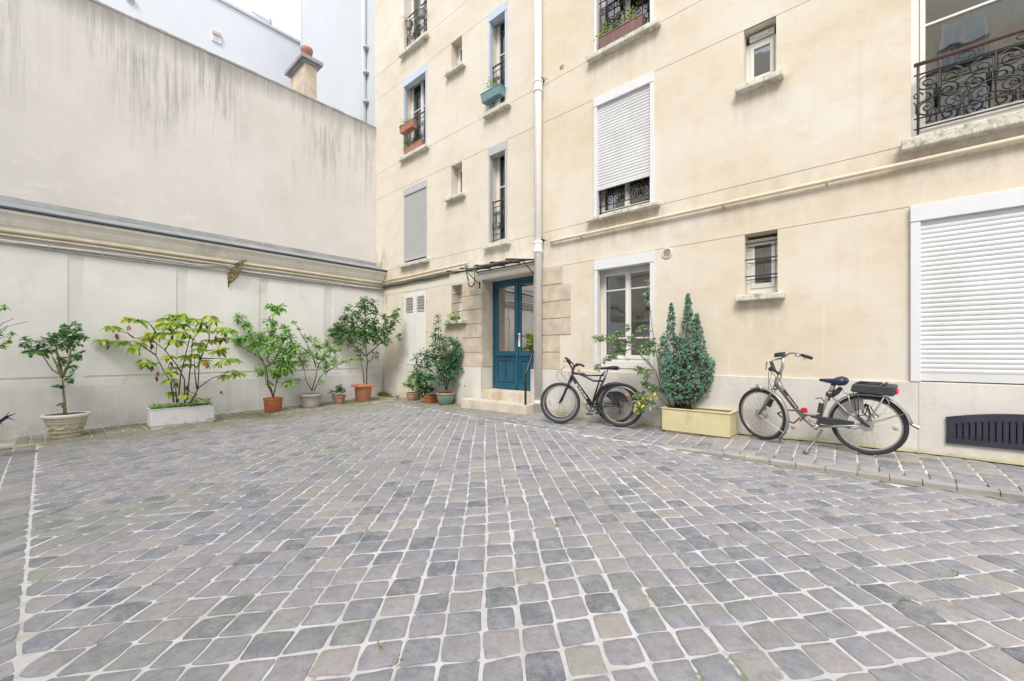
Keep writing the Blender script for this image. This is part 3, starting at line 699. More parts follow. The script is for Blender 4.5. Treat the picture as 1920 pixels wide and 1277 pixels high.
# column D
k='D1'; x0,x1,z0,z1=OPEN[k]; wn=casement(k,2,(.27,.78),y=.18,zb=z0+.07,zt=z1-.16,blind='frost',fw=.055,mat='pvc'); box_frame(k,wn,0,'alu',.05,.17,-.03)
s=MB(); s.box(x0+.04,x1-.04,-.01,.13,z0+.005,z0+.07); s.build('window_sill',M['pvc'],wn,bevel=.005)
k='D2'; x0,x1,z0,z1=OPEN[k]; wn=casement(k,2,(.62,),y=.16,blind=None); box_frame(k,wn,0,'alu',.05,.15,-.03); sill(wn,x0,x1,z0,.11,.06)
s=MB(); slats(s,x0+.045,x1-.045,3.88,z1-.15,.01,.046); s.box(x0+.045,x1-.045,-.008,.02,3.855,3.885); s.build('roller_shutter',M['shut'],wn,label='white roller shutter stopped short of the sill')
railing(wn,x0+.04,x1-.04,z0+.02,z0+.95,.06,3,.007)
for k in ('D3','D4'):
    x0,x1,z0,z1=OPEN[k]; wn=casement(k,2,(.62,),y=.16); box_frame(k,wn,0,'alu',.05,.15,-.03); sill(wn,x0,x1,z0,.11,.08); railing(wn,x0+.05,x1-.05,z0+.04,z0+1.0,.05,3,.008)
# column E
for k in ('E1','E2','E3'):
    x0,x1,z0,z1=OPEN[k]; wn=casement(k,1,(),y=.15,blind='frost' if k!='E1' else 'curtain',zb=z0+.03,zt=z1-(.12 if k!='E1' else .04),fw=.045); sill(wn,x0,x1,z0-.005,.085,.075)
    if k=='E1':
        m=MB()
        for z in (z0+.25,z0+.47,z0+.68): m.tube([(x0,.04,z),(x1,.04,z)],.009,6); m.tube([(x0,.12,z-.035),(x1,.12,z-.035)],.006,6)
        m.build('window_bar',M['iron'],wn)
    else:
        m=MB(); m.box(x0+.04,x1-.04,.12,.16,z1-.11,z1-.03); m.box(x0+.1,x1-.1,.10,.12,z1-.09,z1-.05); m.build('vent_inlet',M['pvc'],wn,bevel=.004)
# F, G
k='F1'; x0,x1,z0,z1=OPEN[k]; s=MB(); slats(s,x0+.07,x1-.07,z0+.09,z1-.17,.0,.047); s.box(x0+.07,x1-.07,-.012,.015,z0+.01,z0+.09)
w_=s.build('roller_shutter',M['shut'],B,label='wide closed white roller shutter at ground level'); box_frame(k,w_,0,'alu',.07,.17,-.035)
s=MB(); s.box(x0,x1,.03,.04,z0,z1-.17); s.build('shutter_backing',M['dark'],w_)
for k in ('G2','G3'):
    x0,x1,z0,z1=OPEN[k]
    wn=casement(k,2,(.62,),y=.12,fw=.07,blind='curtain'); 
    s=MB(); s.box(x0-.08,x1+.08,-.12,.05,z0-.13,z0-.012); s.build('window_sill',M['sill'],wn,bevel=.012)
    railing(wn,x0+.02,x1-.02,z0+.03,z0+.77,-.02,5,.0065,True)
# pipes, downpipe, fittings
m=MB(); pts=[(5.66,-.03,3.163),(5.72,-.055,3.163)]+[(x,-.055,3.163) for x in frange(6,13.4,.6)]; m.tube(pts,.026,10)
for x in frange(6.3,13,1.1): m.box(x-.01,x+.01,-.05,0,3.125,3.14)
m.build('gas_pipe',M['pipe'],B,smooth=True,label='long cream gas pipe across the right half of the front')
for z,xe,r in ((3.085,3.44,.026),(3.005,3.36,.024)):
    m=MB(); m.tube([(.10,-.05,z-.005),(1.2,-.05,z),(2.4,-.05,z+.012),(xe,-.05,z+.02)],r,8); m.build('wall_pipe',M['pipe'],B,smooth=True)
m=MB()
for q,z in enumerate((2.93,2.905)): m.tube([(.06+i*.25,-.03-q*.008,z+.008*math.sin(i*1.3+q)+.004*i/3) for i in range(12)],.012,6)
m.tube([(3.0,-.03,2.95),(3.3,-.04,3.0),(3.5,-.05,2.99),(3.62,-.05,2.92)],.01,6)
m.build('wall_cable',M['bcable'],B,smooth=True)
m=MB(); m.tube([(5.43,-.11,.03),(5.43,-.11,12.9)],.07,16)
dp=m.build('downpipe',M['dpipe'],B,smooth=True)
for z in (3.0,5.95,8.9):
    m=MB()
    for dz in (0,.16): m.lathe([(.07,0),(.088,.0),(.088,.04),(.07,.04)],(5.43,-.11,z+dz),16)
    m.lathe([(.078,.04),(.078,.16)],(5.43,-.11,z),16); m.build('collar',M['dpipe'],dp)
    m=MB(); m.box(5.36,5.50,-.12,0,z+.22,z+.24); m.tube([(5.52,-.1,z+.23),(5.58,-.03,z+.2)],.006,5); m.build('bracket',M['iron'],dp)
m=MB(); m.lathe([(.085,0),(.085,.05),(.07,.052)],(5.43,-.11,.23),16); m.build('collar',M['dpipe'],dp)
m=MB(); MR=Matrix.Rotation(R(90),4,'X'); 
m.lathe([(.075,0),(.075,.02),(.06,.022),(.06,.012)],(7.765,0,2.635),24,M=MR)
vt=m.build('round_vent',M['cornice'],B)
m=MB()
for i in range(-4,5): m.box(7.765+i*.012-.003,7.765+i*.012+.003,-.02,-.014,2.635-.05,2.635+.05)
for i in range(-4,5): m.box(7.765-.05,7.765+.05,-.021,-.0145,2.635+i*.012-.002,2.635+i*.012+.002)
m.build('grille',M['gpot'],vt)
m=MB()
for i in range(3): m.box(5.84+i*.028,5.858+i*.028,-.004,.004,6.215,6.29)
m.build('air_brick',M['joint'],B)
for (x,z) in ((6.36,.30),(7.62,.33),(9.33,.25),(10.25,.35),(3.35,.45),(1.25,.7)):
    m=MB(); m.lathe([(.028,0),(.028,.008),(.008,.012),(.008,.022)],(x,-.03,z),14,M=MR); m.build('wall_bolt',M['stone2'],B)
# cellar grate
m=MB(); gx0,gx1=10.62,11.75; gz0=.235; W=gx1-gx0
def gtop(x): t=(x-gx0)/W; return .50+.075*(1-(2*t-1)**2)
seg=40
for i in range(seg):
    a=gx0+W*i/seg; b2=gx0+W*(i+1)/seg
    for (za0,za1,zb0,zb1) in ((gz0,gz0+.055,gz0,gz0+.055),(gtop(a)-.07,gtop(a),gtop(b2)-.07,gtop(b2))):
        m.hull8([(a,-.055,za0),(b2,-.055,zb0),(b2,-.028,zb0),(a,-.028,za0)],[(a,-.055,za1),(b2,-.055,zb1),(b2,-.028,zb1),(a,-.028,za1)])
nb=24
for i in range(nb+1):
    x=gx0+.05+(W-.1)*i/nb; hw=.0165
    if i in (0,nb): m.box(gx0+.002 if i==0 else gx1-.067,gx0+.067 if i==0 else gx1-.002,-.0535,-.03,gz0+.05,gtop(x)-.065); continue
    m.box(x-hw,x+hw,-.0535,-.03,gz0+.05,gtop(x)-.065)
dm=MB()
for i in range(nb):
    x=gx0+.05+(W-.1)*(i+.5)/nb
    for z in (gz0+.075,gtop(x)-.09):
        dm.add([(x-.015,-.0552,z),(x,-.0552,z-.015),(x+.015,-.0552,z),(x,-.0552,z+.015)],[(0,1,2,3)])
gg=m.build('cellar_grate',M['grate'],B,label='black cast iron cellar grate with arched top'); dm.build('grate_piercing',M['void'],gg)
m=MB(); m.box(gx0+.01,gx1-.01,-.0335,-.0305,gz0+.01,gz0+.26); m.build('grate_backing',M['void'],B)
# canopy over door
cy0,cy1=-.02,-.80; cz=lambda y:2.90+y*.165
m=MB(); 
for x in (3.72,4.12,4.52,4.92,5.30):
    dd=.009; m.hull8([(x-dd,cy0,cz(cy0)-.012),(x+dd,cy0,cz(cy0)-.012),(x+dd,cy1-.05,cz(cy1)-.012),(x-dd,cy1-.05,cz(cy1)-.012)],[(x-dd,cy0,cz(cy0)+.018),(x+dd,cy0,cz(cy0)+.018),(x+dd,cy1-.05,cz(cy1)+.015),(x-dd,cy1-.05,cz(cy1)+.012)])
m.tube([(3.70,cy1+.10,cz(cy1)-.02),(5.32,cy1+.10,cz(cy1)-.02)],.014,6); m.tube([(3.70,-.03,2.865),(5.34,-.03,2.865)],.014,6)
cn=m.build('canopy',M['iron'],B,label='small glass canopy on dark iron bars over the door')
for a,b2 in ((3.74,4.1),(4.14,4.5),(4.54,4.9),(4.94,5.28)):
    m=MB(); m.hull8([(a,cy0,cz(cy0)+.0),(b2,cy0,cz(cy0)+.0),(b2,cy1,cz(cy1)+.0),(a,cy1,cz(cy1)+.0)],[(a,cy0,cz(cy0)+.006),(b2,cy0,cz(cy0)+.006),(b2,cy1,cz(cy1)+.006),(a,cy1,cz(cy1)+.006)]); m.build('canopy_glass',M['canopyglass'],cn)
for x in (3.80,5.30):
    m=MB(); m.tube([(x,-.38,2.81),(x,-.03,2.60)],.010,6); m.box(x-.012,x+.012,-.03,-.014,2.52,2.66); m.build('bracket',M['iron'],cn)
m=MB(); m.tube([(3.42,-.06,2.90),(3.50,-.10,2.80),(3.56,-.12,2.70)],.012,6)
m.tube([(3.55+.10*math.sin(a)*1.0+.1,-.12,2.66-.10*math.cos(a*1.0)) for a in [(-1.45+i*.32) for i in range(10)]],.013,7)
m.tube([(3.755,-.12,2.66),(3.755,-.12,2.86)],.011,6); m.build('scroll_bracket',M['iron'],B,smooth=True)

# ================================================================== LEFT BOUNDARY WALL
LW=thing('boundary_wall','tall grey stained party wall over a panelled lower wall on the left','wall',(0,-5,0))
m=MB(); m.box(-.7,-.35,-14,-.003,2.5,7.42); 
nseg=60; 
m.build('upper_wall',M['upper'],LW)
m=MB()
for i in range(90):  # rough coping edge
    a=-14+i*14/90; b2=a+14/90-.001; m.box(-.72,-.338-random.uniform(0,.008),a,min(b2,-.004),7.40,7.435+random.uniform(0,.012))
m.build('coping',M['upper'],LW)
m=MB(); m.box(-.34,0,-14,-.004,-.4,2.98); m.build('lower_wall',M['pilaster'],LW)
edges=[(-14,-9.2),(-8.9,-5.853),(-5.668,-4.43),(-4.258,-3.012),(-2.833,-1.597),(-1.40,-.162)]
for a,b2 in edges:
    m=MB(); m.box(-.002,.012,a,b2,.76,2.80); m.build('wall_panel',M['panel'],LW,bevel=.004)
m=MB(); ys_=frange(-14,-.004,.05); zt0=.60
for a,b2 in zip(ys_,ys_[1:]):  # worn ledge band above plinth
    zz=.70+.03*noise.noise(Vector((a*2.2,0,0))); m.box(0,.012+.008*noise.noise(Vector((a*5,3,0))),a,b2,.605,zz)
m.build('worn_band',M['pilaster'],LW)
m=MB(); m.box(0,.032,-14,-.033,-.5,.60); m.build('plinth',M['plinth_l'],LW,bevel=.006)
prof=[(0,2.80),(.012,2.80),(.012,3.0),(.05,3.035),(.052,3.10),(.075,3.12),(.11,3.185),(.112,3.205),(.13,3.235),(.165,3.275),(.19,3.285),(.19,3.33),(.0,3.34)]
m=MB(); m.extr(prof,-14,-.004,lambda u,w_,a:(u,a,w_)); m.build('cornice',M['cornice'],LW)
m=MB(); m.extr([(.185,3.335),(.215,3.335),(.225,3.345),(.225,3.372),(.2,3.375),(.185,3.36)],-14,-.004,lambda u,w_,a:(u,a,w_))
gt=m.build('gutter_lip',M['lip'],LW)
m=MB(); m.extr([(.20,3.378),(-.348,3.58),(-.348,3.56),(.18,3.345)],-14,-.004,lambda u,w_,a:(u,a,w_)); m.build('zinc_flashing',M['zinc'],LW)
m=MB(); m.extr([(-.349,3.57),(-.349,3.66),(-.335,3.655),(-.325,3.575)],-14,-.004,lambda u,w_,a:(u,a,w_)); m.build('mortar_fillet',M['zinc'],LW)
for z,x,r in ((3.035,.085,.032),(2.965,.075,.02)):
    m=MB(); m.tube([(x,y,z+.004*math.sin(y*2)) for y in frange(-14,-.06,.5)],r,8); m.build('wall_pipe',M['pipe'],LW,smooth=True)
for q,(z,x,r) in enumerate(((2.89,.05,.016),(2.86,.06,.014),(2.825,.045,.012))):
    m=MB(); m.tube([(x,y,z+.010*math.sin(y*2.3+q*2)+(.07*math.exp(-((y+3.7)/.25)**2) if q<2 else 0)) for y in frange(-14,-.05,.2)],r,6); m.build('cable',M['cable'] if q else M['alu'],LW,smooth=True)
m=MB()
for y in frange(-13.5,-.5,.62): m.box(.0,.075,y,y+.012,2.815,2.90)
m.build('cable_clip',M['cable'],LW)
m=MB(); m.lathe([(.02,0),(.02,.02)],(.033,-3.72,.35),10,M=Matrix.Rotation(R(90),4,'Y')); m.build('wall_bolt',M['iron'],LW)
# ornate iron bracket on the left wall
br=thing('wall_bracket','small ornate rusty gilt iron bracket jutting from the left wall cables','bracket',(.03,-3.59,2.75))
yb=-3.59; m=MB(); BD=lambda p:(.04+(p[0]-.04)*.55,-3.59+(p[1]+3.59)+(p[0]-.04)*.84,p[2])
m.tube([(.04,yb,2.50),(.045,yb,2.72),(.05,yb,2.96)],[.006,.018,.014],6)
m.tube([(.05,yb,2.94),(.16,yb,3.0),(.30,yb,3.07),(.36,yb,3.10)],[.014,.016,.014,.012],6)
m.tube([(.05,yb,2.60),(.12,yb,2.66),(.20,yb,2.76),(.25,yb,2.90),(.30,yb,3.05)],[.014,.017,.015,.014,.012],6)
m.v=[BD(p) for p in m.v]; m.build('arm',M['brass'],br,smooth=True)
m=MB()
for cx,cz_,r0,sg in ((.11,2.86,.055,1),(.20,2.95,.045,-1),(.10,2.73,.04,-1),(.17,2.83,.035,1),(.27,3.0,.03,1),(.33,3.07,.025,-1)):
    m.tube([(p[0],yb+random.uniform(-.006,.006),p[2]) for p in spiral(cx,cz_,r0,1.3,0,sg,16,yb)],.011,6)
for i in range(26):
    t=random.random(); u=.06+.26*t; z=2.66+.38*t+random.uniform(-.02,.10)*(1-t*.5); m.tube([(u,yb+random.uniform(-.02,.02),z),(u+random.uniform(-.03,.03),yb,z+random.uniform(-.03,.03))],[.012,.004],5)
m.v=[BD(p) for p in m.v]; m.build('scrollwork',M['brass'],br,smooth=True)

# ================================================================== BUILDINGS BEHIND
fb=thing('white_building','long plain white rendered building beyond the party wall','building',(-8,-4,0))
XF=-8.0; zt=onX(500,49,XF).z
m=MB(); m.box(XF-6,XF,-26,9.0,0,zt)
m.build('wall',M['white'],fb)
m=MB(); m.box(XF-6.05,XF+.06,-26,9.0,zt,zt+.10); m.build('roof_edge',M['white2'],fb)
for (px0,px1,py0,py1) in ((397,414,57,82),(237,252,-8,7)):
    a=onX(px0,py0,XF); b2=onX(px1,py1,XF); m=MB()
    m.box(XF,XF+.05,a.y,b2.y,b2.z-.03,a.z); f=m.build('window',M['pvc'],fb)
    m=MB(); m.box(XF+.05,XF+.055,a.y+.04,b2.y-.07,b2.z+.03,a.z-.14); m.build('pane',M['bluegrey'],f)
    m=MB(); m.box(XF+.05,XF+.09,a.y,b2.y,a.z-.12,a.z-.0); m.build('lintel',M['stone'],f)
nb_=thing('neighbour_building','tall blank bluish white rendered building behind the chimney','building',(-3,.5,0))
YN=.35; xl=onY(566,100,YN).x
m=MB(); m.box(xl,XL-.002,YN,9,0,19); m.build('wall',M['white2'],nb_)
m=MB(); m.tube([(onY(686,50,YN).x,YN-.07,0),(onY(686,50,YN).x,YN-.07,18.5)],.075,12); q=m.build('downpipe',M['white2'],nb_,smooth=True)
m=MB()
for py in (90,137,192): p=onY(686,py,YN-.07); m.lathe([(.085,0),(.085,.05)],(p.x,YN-.07,p.z),12)
m.build('collar',M['white2'],q)
m=MB(); m.box(xl-.05,xl+.02,YN-.03,9,0,19.1); m.build('corner_trim',M['white2'],nb_)
# antenna
an=thing('tv_antenna','thin rooftop television aerial on the white building','antenna',(XF-.3,2,zt))
p0=onX(507,56,XF-.3); p1=onX(507,40,XF-.3); m=MB(); m.tube([(p0.x,p0.y,zt),(p1.x,p1.y,p1.z+.1)],.02,6)
m.build('mast',M['steel'],an)
a=onX(472,22,XF-.3); b2=onX(509,44,XF-.3); m=MB(); m.tube([a,b2],.015,5)
for i in range(14):
    t=i/13; q=a.lerp(b2,t); l=.10+.16*t; m.tube([q+Vector((-l,0,.0)),q+Vector((l,0,0))],.008,4); m.tube([q+Vector((0,0,-l*.5)),q+Vector((0,0,l*.5))],.008,4)
m.build('boom',M['steel'],an)
# chimney
c1=onX(571,140,-1.1); ch=thing('chimney','rendered chimney stack with clay pot rising behind the party wall','chimney',(c1.x,c1.y,7))
Xc,Yc=c1.x,c1.y
wx=Xc-onY(545,170,Yc).x; wy=onX(594,170,Xc).y-Yc
zc_=onX(571,112,Xc).z
m=MB(); m.box(Xc-wx,Xc,Yc,Yc+wy,3,zc_); m.build('stack',M['stone'],ch)
m=MB(); m.box(Xc-wx-.12,Xc+.12,Yc-.12,Yc+wy+.12,zc_,zc_+.09); m.box(Xc-wx-.05,Xc+.05,Yc-.05,Yc+wy+.05,zc_-.06,zc_); m.build('cap',M['zinc'],ch)
pc=(Xc-.25,Yc+wy*.5,zc_+.09); m=MB(); m.lathe([(.14,0),(.13,.30),(.15,.32),(.15,.40),(.12,.41)],pc,16); m.build('chimney_pot',M['terrapot'],ch,smooth=True)
m=MB(); m.lathe([(.10,0),(.10,.10)],(Xc-wx+.18,Yc+wy*.4,zc_+.09),14); m.build('chimney_pot',M['terrapot'],ch)
# building across the courtyard (seen in the window glass)
ob=thing('opposite_building','cream building across the courtyard reflected in the window panes','building',(9,-17,0))
m=MB(); m.box(-2,26,-27,-17,0,16); m.build('wall',M['plaster'],ob)
for z in (3.5,6.3,9.1,11.9):
    m=MB(); m.box(-2,26,-17,-16.75,z-.5,z-.3); m.build('string_course',M['cornice'],ob)
for xx in range(0,24,3):
    for z in (1,3.7,6.5,9.3,12.1):
        m=MB(); m.box(xx,xx+1.2,-17,-16.96,z,z+1.9); f=m.build('window',M['pvc'],ob)
        for q in (0,1):
            m=MB(); m.box(xx+.08+q*.56,xx+.56+q*.56,-16.96,-16.95,z+.08,z+1.82); m.build('pane',M['frost'],f)
        if z>3:
            m=MB(); m.box(xx-.05,xx+1.25,-16.9,-16.88,z,z+.06); m.box(xx-.05,xx+1.25,-16.9,-16.88,z+.85,z+.92)
            for i in range(11): m.box(xx-.03+i*.124,xx-.01+i*.124,-16.9,-16.885,z+.05,z+.86)
            m.build('railing',M['iron'],f)

# ================================================================== PLANTS AND POTS
FW=Vector((VX,VY,0)); RT=Vector((RX,RY,0))
def clampw(p):
    if p.x<.07: p.x=.07+random.random()*.05
    if p.y>-.07: p.y=-.07-random.random()*.05
    return p
def leaf(mb,p,d,L,W,droop=.25):
    d=d.normalized(); s=d.cross(Vector((0,0,1)))
    if s.length<.1: s=Vector((1,0,0))
    s.normalize(); s=(s+Vector((0,0,random.uniform(-.6,.6)))).normalized(); nrm=s.cross(d).normalized()
    if L<.034:
        p1=p+d*L*.45+nrm*(-.10*L); p2=p+d*L-Vector((0,0,droop*L)); a=p+d*L*.42+s*W*.5+nrm*.06*L; b=p+d*L*.42-s*W*.5+nrm*.06*L
        k=len(mb.v); mb.v+=[tuple(p),tuple(a),tuple(p2),tuple(b),tuple(p1)]
        mb.f+=[(k,k+1,k+4),(k+1,k+2,k+4),(k+2,k+3,k+4),(k+3,k,k+4)]; return
    dz=Vector((0,0,-droop*L)); q0=p+d*L*.12; m1=p+d*L*.36+dz*.12-nrm*.04*L; m2=p+d*L*.72+dz*.5-nrm*.04*L; t=p+d*L*.98+dz
    k=len(mb.v); mb.v+=[tuple(x) for x in (p,q0,m1+s*W*.5+nrm*.06*L,m2+s*W*.40+nrm*.05*L,t,m2-s*W*.40+nrm*.05*L,m1-s*W*.5+nrm*.06*L,m1,m2)]
    mb.f+=[(k,k+1,k+2),(k+1,k+7,k+2),(k+7,k+8,k+3,k+2),(k+8,k+4,k+3),(k,k+6,k+1),(k+1,k+6,k+7),(k+7,k+6,k+5,k+8),(k+8,k+5,k+4)]
def rdir(up=.3):
    while True:
        v=Vector((random.uniform(-1,1),random.uniform(-1,1),random.uniform(-1,1)))
        if .1<v.length<1: v.normalize(); v.z+=up; return v.normalized()
def grow(root,Z,t,stems,blobs,mat,L,W,dens=1.0,bark='bark',sr=.012,depthspread=.8,droop=.35,accent=None):
    """stems, blobs are given in picture units at distance t; leaves get real depth"""
    ox,oy,k=Z; cv=lambda x,y,dt=0: pr(ox+x/k,oy+y/k,t+dt)
    st=MB(); nodes=[]
    for sidx,pts in enumerate(stems):
        pw=[]; dd=0
        for i,(x,y) in enumerate(pts):
            dd+=random.uniform(-.05,.05) if i else 0
            pw.append(clampw(cv(x,y,dd)))
        q=[]
        for a,b in zip(pw,pw[1:]):
            for u in (0,.33,.66): q.append(a.lerp(b,u)+Vector((random.uniform(-.006,.006),random.uniform(-.006,.006),0)) if q else a)
        q.append(pw[-1]); n=len(q); st.tube(q,[max(.003,sr*(1-.72*i/(n-1))) for i in range(n)],6); nodes+=q[n//3:]
    lf=MB(); ac=MB()
    for bl in blobs:
        x,y,r=bl[:3]; rw=r/k*t/FPX*(1+((ox+x/k-960)/FPX)**2)**-.3
        c=clampw(cv(x,y,random.uniform(-1,1)*rw*depthspread))
        nd=min(nodes,key=lambda q:(q-c).length+ (max(0,q.z-c.z)*1.5))
        if (nd-c).length>.02:
            mid=nd.lerp(c,.5)+Vector((0,0,-.02)); st.tube([nd,mid,c],[.005,.004,.0025],5)
        nt_=max(5,int(dens*rw*190))
        for _ in range(nt_):
            d=rdir(.25); ln=rw*random.uniform(.55,1.1); e=clampw(c+d*ln); d=(e-c); 
            if d.length<.01: continue
            ln=d.length; d.normalize(); st.tube([c,c+d*ln],[.0022,.001],3,cap=False)
            m_=max(2,int(ln/(L*.42)))
            for j in range(m_):
                q=c+d*ln*(j+1)/m_; sd=d.cross(Vector((0,0,1))); sd=sd.normalized() if sd.length>.1 else Vector((1,0,0))
                ld=d*.6+sd*(.9 if j%2 else -.9)+rdir(0)*.4
                tgt=ac if accent and random.random()<accent[1] else lf
                leaf(tgt,clampw(q),ld,L*random.uniform(.85,1.4),W*random.uniform(1.05,1.6),droop*random.uniform(.3,1.3))
            leaf(lf,e,d,L,W,droop)
    st.build('stem',M[bark],root,smooth=True)
    lf.build('foliage',M[mat],root)
    if accent: ac.build('foliage',M[accent[0]],root)
def potgeo(px,pyb,pyr,wb,wt):
    p=onG(px,pyb); t=(p-Vector((CX,CY,CZ))).dot(FW); rb=wb/2*t/FPX
    cs=1/math.sqrt(1+((px-960)/FPX)**2); wb*=cs; wt*=cs; rb*=cs
    dh=Vector((ray(px,pyb)[0],ray(px,pyb)[1],0)).normalized(); c=p+dh*rb; tc=(c-Vector((CX,CY,CZ))).dot(FW)
    c.z=ground(c.x,c.y); rt=wt/2*tc/FPX; h=CZ+(HOR-pyr)/FPX*tc-c.z
    return c,tc,rb,rt,h
def roundpot(name,label,cat,px,pyb,pyr,wb,wt,mat,rimmat=None,style='rim',fx=1,fy=1,group='potted plants along the walls'):
    c,tc,rb,rt,h=potgeo(px,pyb,pyr,wb,wt)
    c.x=max(c.x,rt*fx+.05); c.y=min(c.y,-rt*fy-.05)
    root=thing(name,label,cat,tuple(c),group)
    rim=.12*h
    m=MB()
    if style=='rim':   prof=[(rb*.96,0),(rb,.01),(rt*.90,h-rim*1.6),(rt*.90,h-rim*1.5),(rt,h-rim*1.4),(rt,h),(rt*.9,h),(rt*.86,h-.03)]
    elif style=='thin': prof=[(rb*.96,0),(rb,.01),(rt*.95,h-.03),(rt*1.0,h-.028),(rt,h),(rt*.94,h),(rt*.92,h-.03)]
    elif style=='bowl': prof=[(rb*.8,0),(rb*.85,.015),(rb*1.12,h*.28),(rt*.93,h*.62),(rt*.93,h*.88),(rt*.9,h-.02),(rt*.9,h-.02),(rt*.88,h-.03)]
    elif style=='urn': prof=[(rb*.93,0),(rb*.97,.01),(rb,.03),(rb*.99,.06),(rb*1.12,h*.22),(rb*1.17,h*.235),(rb*1.17,h*.27),(rb*1.12,h*.28),(rb*1.25,h*.5),(rb*1.32,h*.6),(rb*1.38,h*.62),(rb*1.39,h*.65),(rb*1.36,h*.66),(rb*1.40,h*.72),(rb*1.44,h*.73),(rb*1.44,h*.76),(rb*1.42,h*.77),(rb*1.48,h*.86)]
    elif style=='disc': prof=[(rb*.96,0),(rb,.015),(rb*1.06,h*.4),(rb*1.075,h*.41),(rb*1.14,h*.86),(rt*.96,h*.88),(rt,h*.90),(rt,h*.97),(rt*.97,h),(rb*1.12,h*1.0),(rb*1.1,h-.03)]
    elif style=='tulip': prof=[(rb*.94,0),(rb,.012),(rb*1.1,h*.45),(rt*.87,h*.8),(rt*.9,h*.82),(rt*.9,h*.84),(rt,h*.88),(rt*1.0,h*.97),(rt*.97,h),(rt*.86,h*.985),(rt*.84,h-.03)]
    if style=='urn': prof=[(r,z) for r,z in prof]; prof[-1]=(rt*.93,h*.88)
    m.lathe(prof,c,40,fx,fy); pb=m.build('pot',M[mat],root,smooth='auto')
    if style in('urn','bowl'):
        m=MB(); m.lathe([(rt*.90,h*.86),(rt*.99,h*.86),(rt*1.03,h*.90),(rt*1.03,h*.95),(rt*1.0,h*.99),(rt*.93,h),(rt*.88,h*.97)],c,40,fx,fy,capb=False); m.f.pop(); m.build('pot_rim',M[rimmat],pb,smooth='auto')
    m=MB(); rs=(rt if style!='disc' else rb*1.1)*.90; m.lathe([(rs,-.005),(rs,0),(rs*.5,.012)],c+Vector((0,0,h-.035)),20,fx,fy,capb=False); m.build('soil',M['soil'],root,smooth=True)
    return root,c,tc,h,pb,rb,rt
# 1 cream oval urn with a small standard tree
root,c,t,h,pb,rb,rt=roundpot('potted_tree','small round headed tree in a wide cream moulded pot near the left edge','potted tree',124,822,775,60,94,'creampot','creamrim','urn',1,1)
m=MB()
for i in range(9):   # relief swags
    a=2*math.pi*i/9; pts=[]
    for j in range(9):
        q=a+(j/8)*2*math.pi/9; z=h*(.50-.10*math.sin(math.pi*j/8)); rr=rb*1.25*(1+.0*j); pts.append((c.x+rr*math.cos(q),c.y+rr*math.sin(q),c.z+z))
    m.tube(pts,.011,6)
    for s_ in (-1,1): m.tube([(c.x+(rb*1.27)*math.cos(a+s_*.05*k_),c.y+rb*1.27*math.sin(a+s_*.05*k_),c.z+h*(.56-.035*k_+.03*math.sin(k_*2))) for k_ in range(4)],[.012,.010,.008,.004],6)
m.build('relief_garland',M['creampot'],pb,smooth=True)
grow(root,(60,590,5.108),t,[[(315,960),(300,750),(290,600)],[(290,600),(270,570),(190,530),(110,400)],[(290,600),(260,450),(230,310),(180,290)],[(290,600),(350,480),(375,350),(370,300)],[(270,560),(230,470),(190,400)]],
 [(-60,260,45),(-10,330,50),(40,350,60),(100,260,55),(130,330,65),(190,220,50),(240,240,65),(320,140,45),(330,200,70),(420,110,35),(430,190,50),(400,260,65),(330,300,55),(440,370,45),(500,225,25),(420,430,30),(290,420,30),(300,480,28),(380,510,30),(370,615,32),(250,680,28),(280,870,14)],'lf_dark',.062,.032,1.15,'bark2',.022)
# 2 white trough with large leaved shrub
p0=onG(282,806); p1=onG(403,790); pl=onG(268,797)
yA,yB=p0.y,p1.y; xf=(p0.x+p1.x)/2; hh=.30
t2=(Vector((xf,(yA+yB)/2,0))-Vector((CX,CY,0))).dot(FW)
zt=onX(282,768,xf).z; zb=ground(xf,yA)-.005; xb=max(.10,xf-.36)
root=thing('planter_shrub','large leaved lime green shrub with browning leaves in a long white planter','planter shrub',(xf-.18,(yA+yB)/2,zb),'potted plants along the walls')
m=MB(); Lx0,Lx1=xb,xf
def rbox(m,x0,x1,y0,y1,z0,z1,r):
    pr2=[]
    for (cx_,cy_,a0) in ((x1-r,y1-r,0),(x0+r,y1-r,90),(x0+r,y0+r,180),(x1-r,y0+r,270)):
        for i in range(5): a=R(a0+i*22.5); pr2.append((cx_+r*math.cos(a),cy_+r*math.sin(a)))
    m.extr(pr2,z0,z1,lambda u,w_,a:(u,w_,a))
rbox(m,Lx0+.02,Lx1-.02,yA+.02,yB-.02,zb,zb+.05,.03); rbox(m,Lx0,Lx1,yA,yB,zb+.05,zt-.012,.045)
bx=m.build('planter_box',M['wbox'],root,smooth='auto')
m=MB(); rbox(m,Lx0-.008,Lx1+.008,yA-.008,yB+.008,zt-.012,zt,.05); m.build('planter_rim',M['wbox'],bx,smooth='auto')
m=MB(); rbox(m,Lx0+.02,Lx1-.02,yA+.02,yB-.02,zt-.0,zt+.004,.04); m.build('soil',M['soil'],root)
m=MB(); 
for q in range(6): m.box(Lx1+.0005,Lx1+.002,yB-.13+q*.016,yB-.13+q*.016+.011,zb+.075,zb+.09)
m.build('maker_mark',M['dltr'],bx)
m=MB(); 
for yy in (yA+.2,yA+.45,yB-.28): m.box(Lx1-.001,Lx1+.004,yy,yy+.012,zb+.06,zb+.085)
m.build('drain_plug',M['ochre'],bx)
ZZ=(170,570,5.32); 
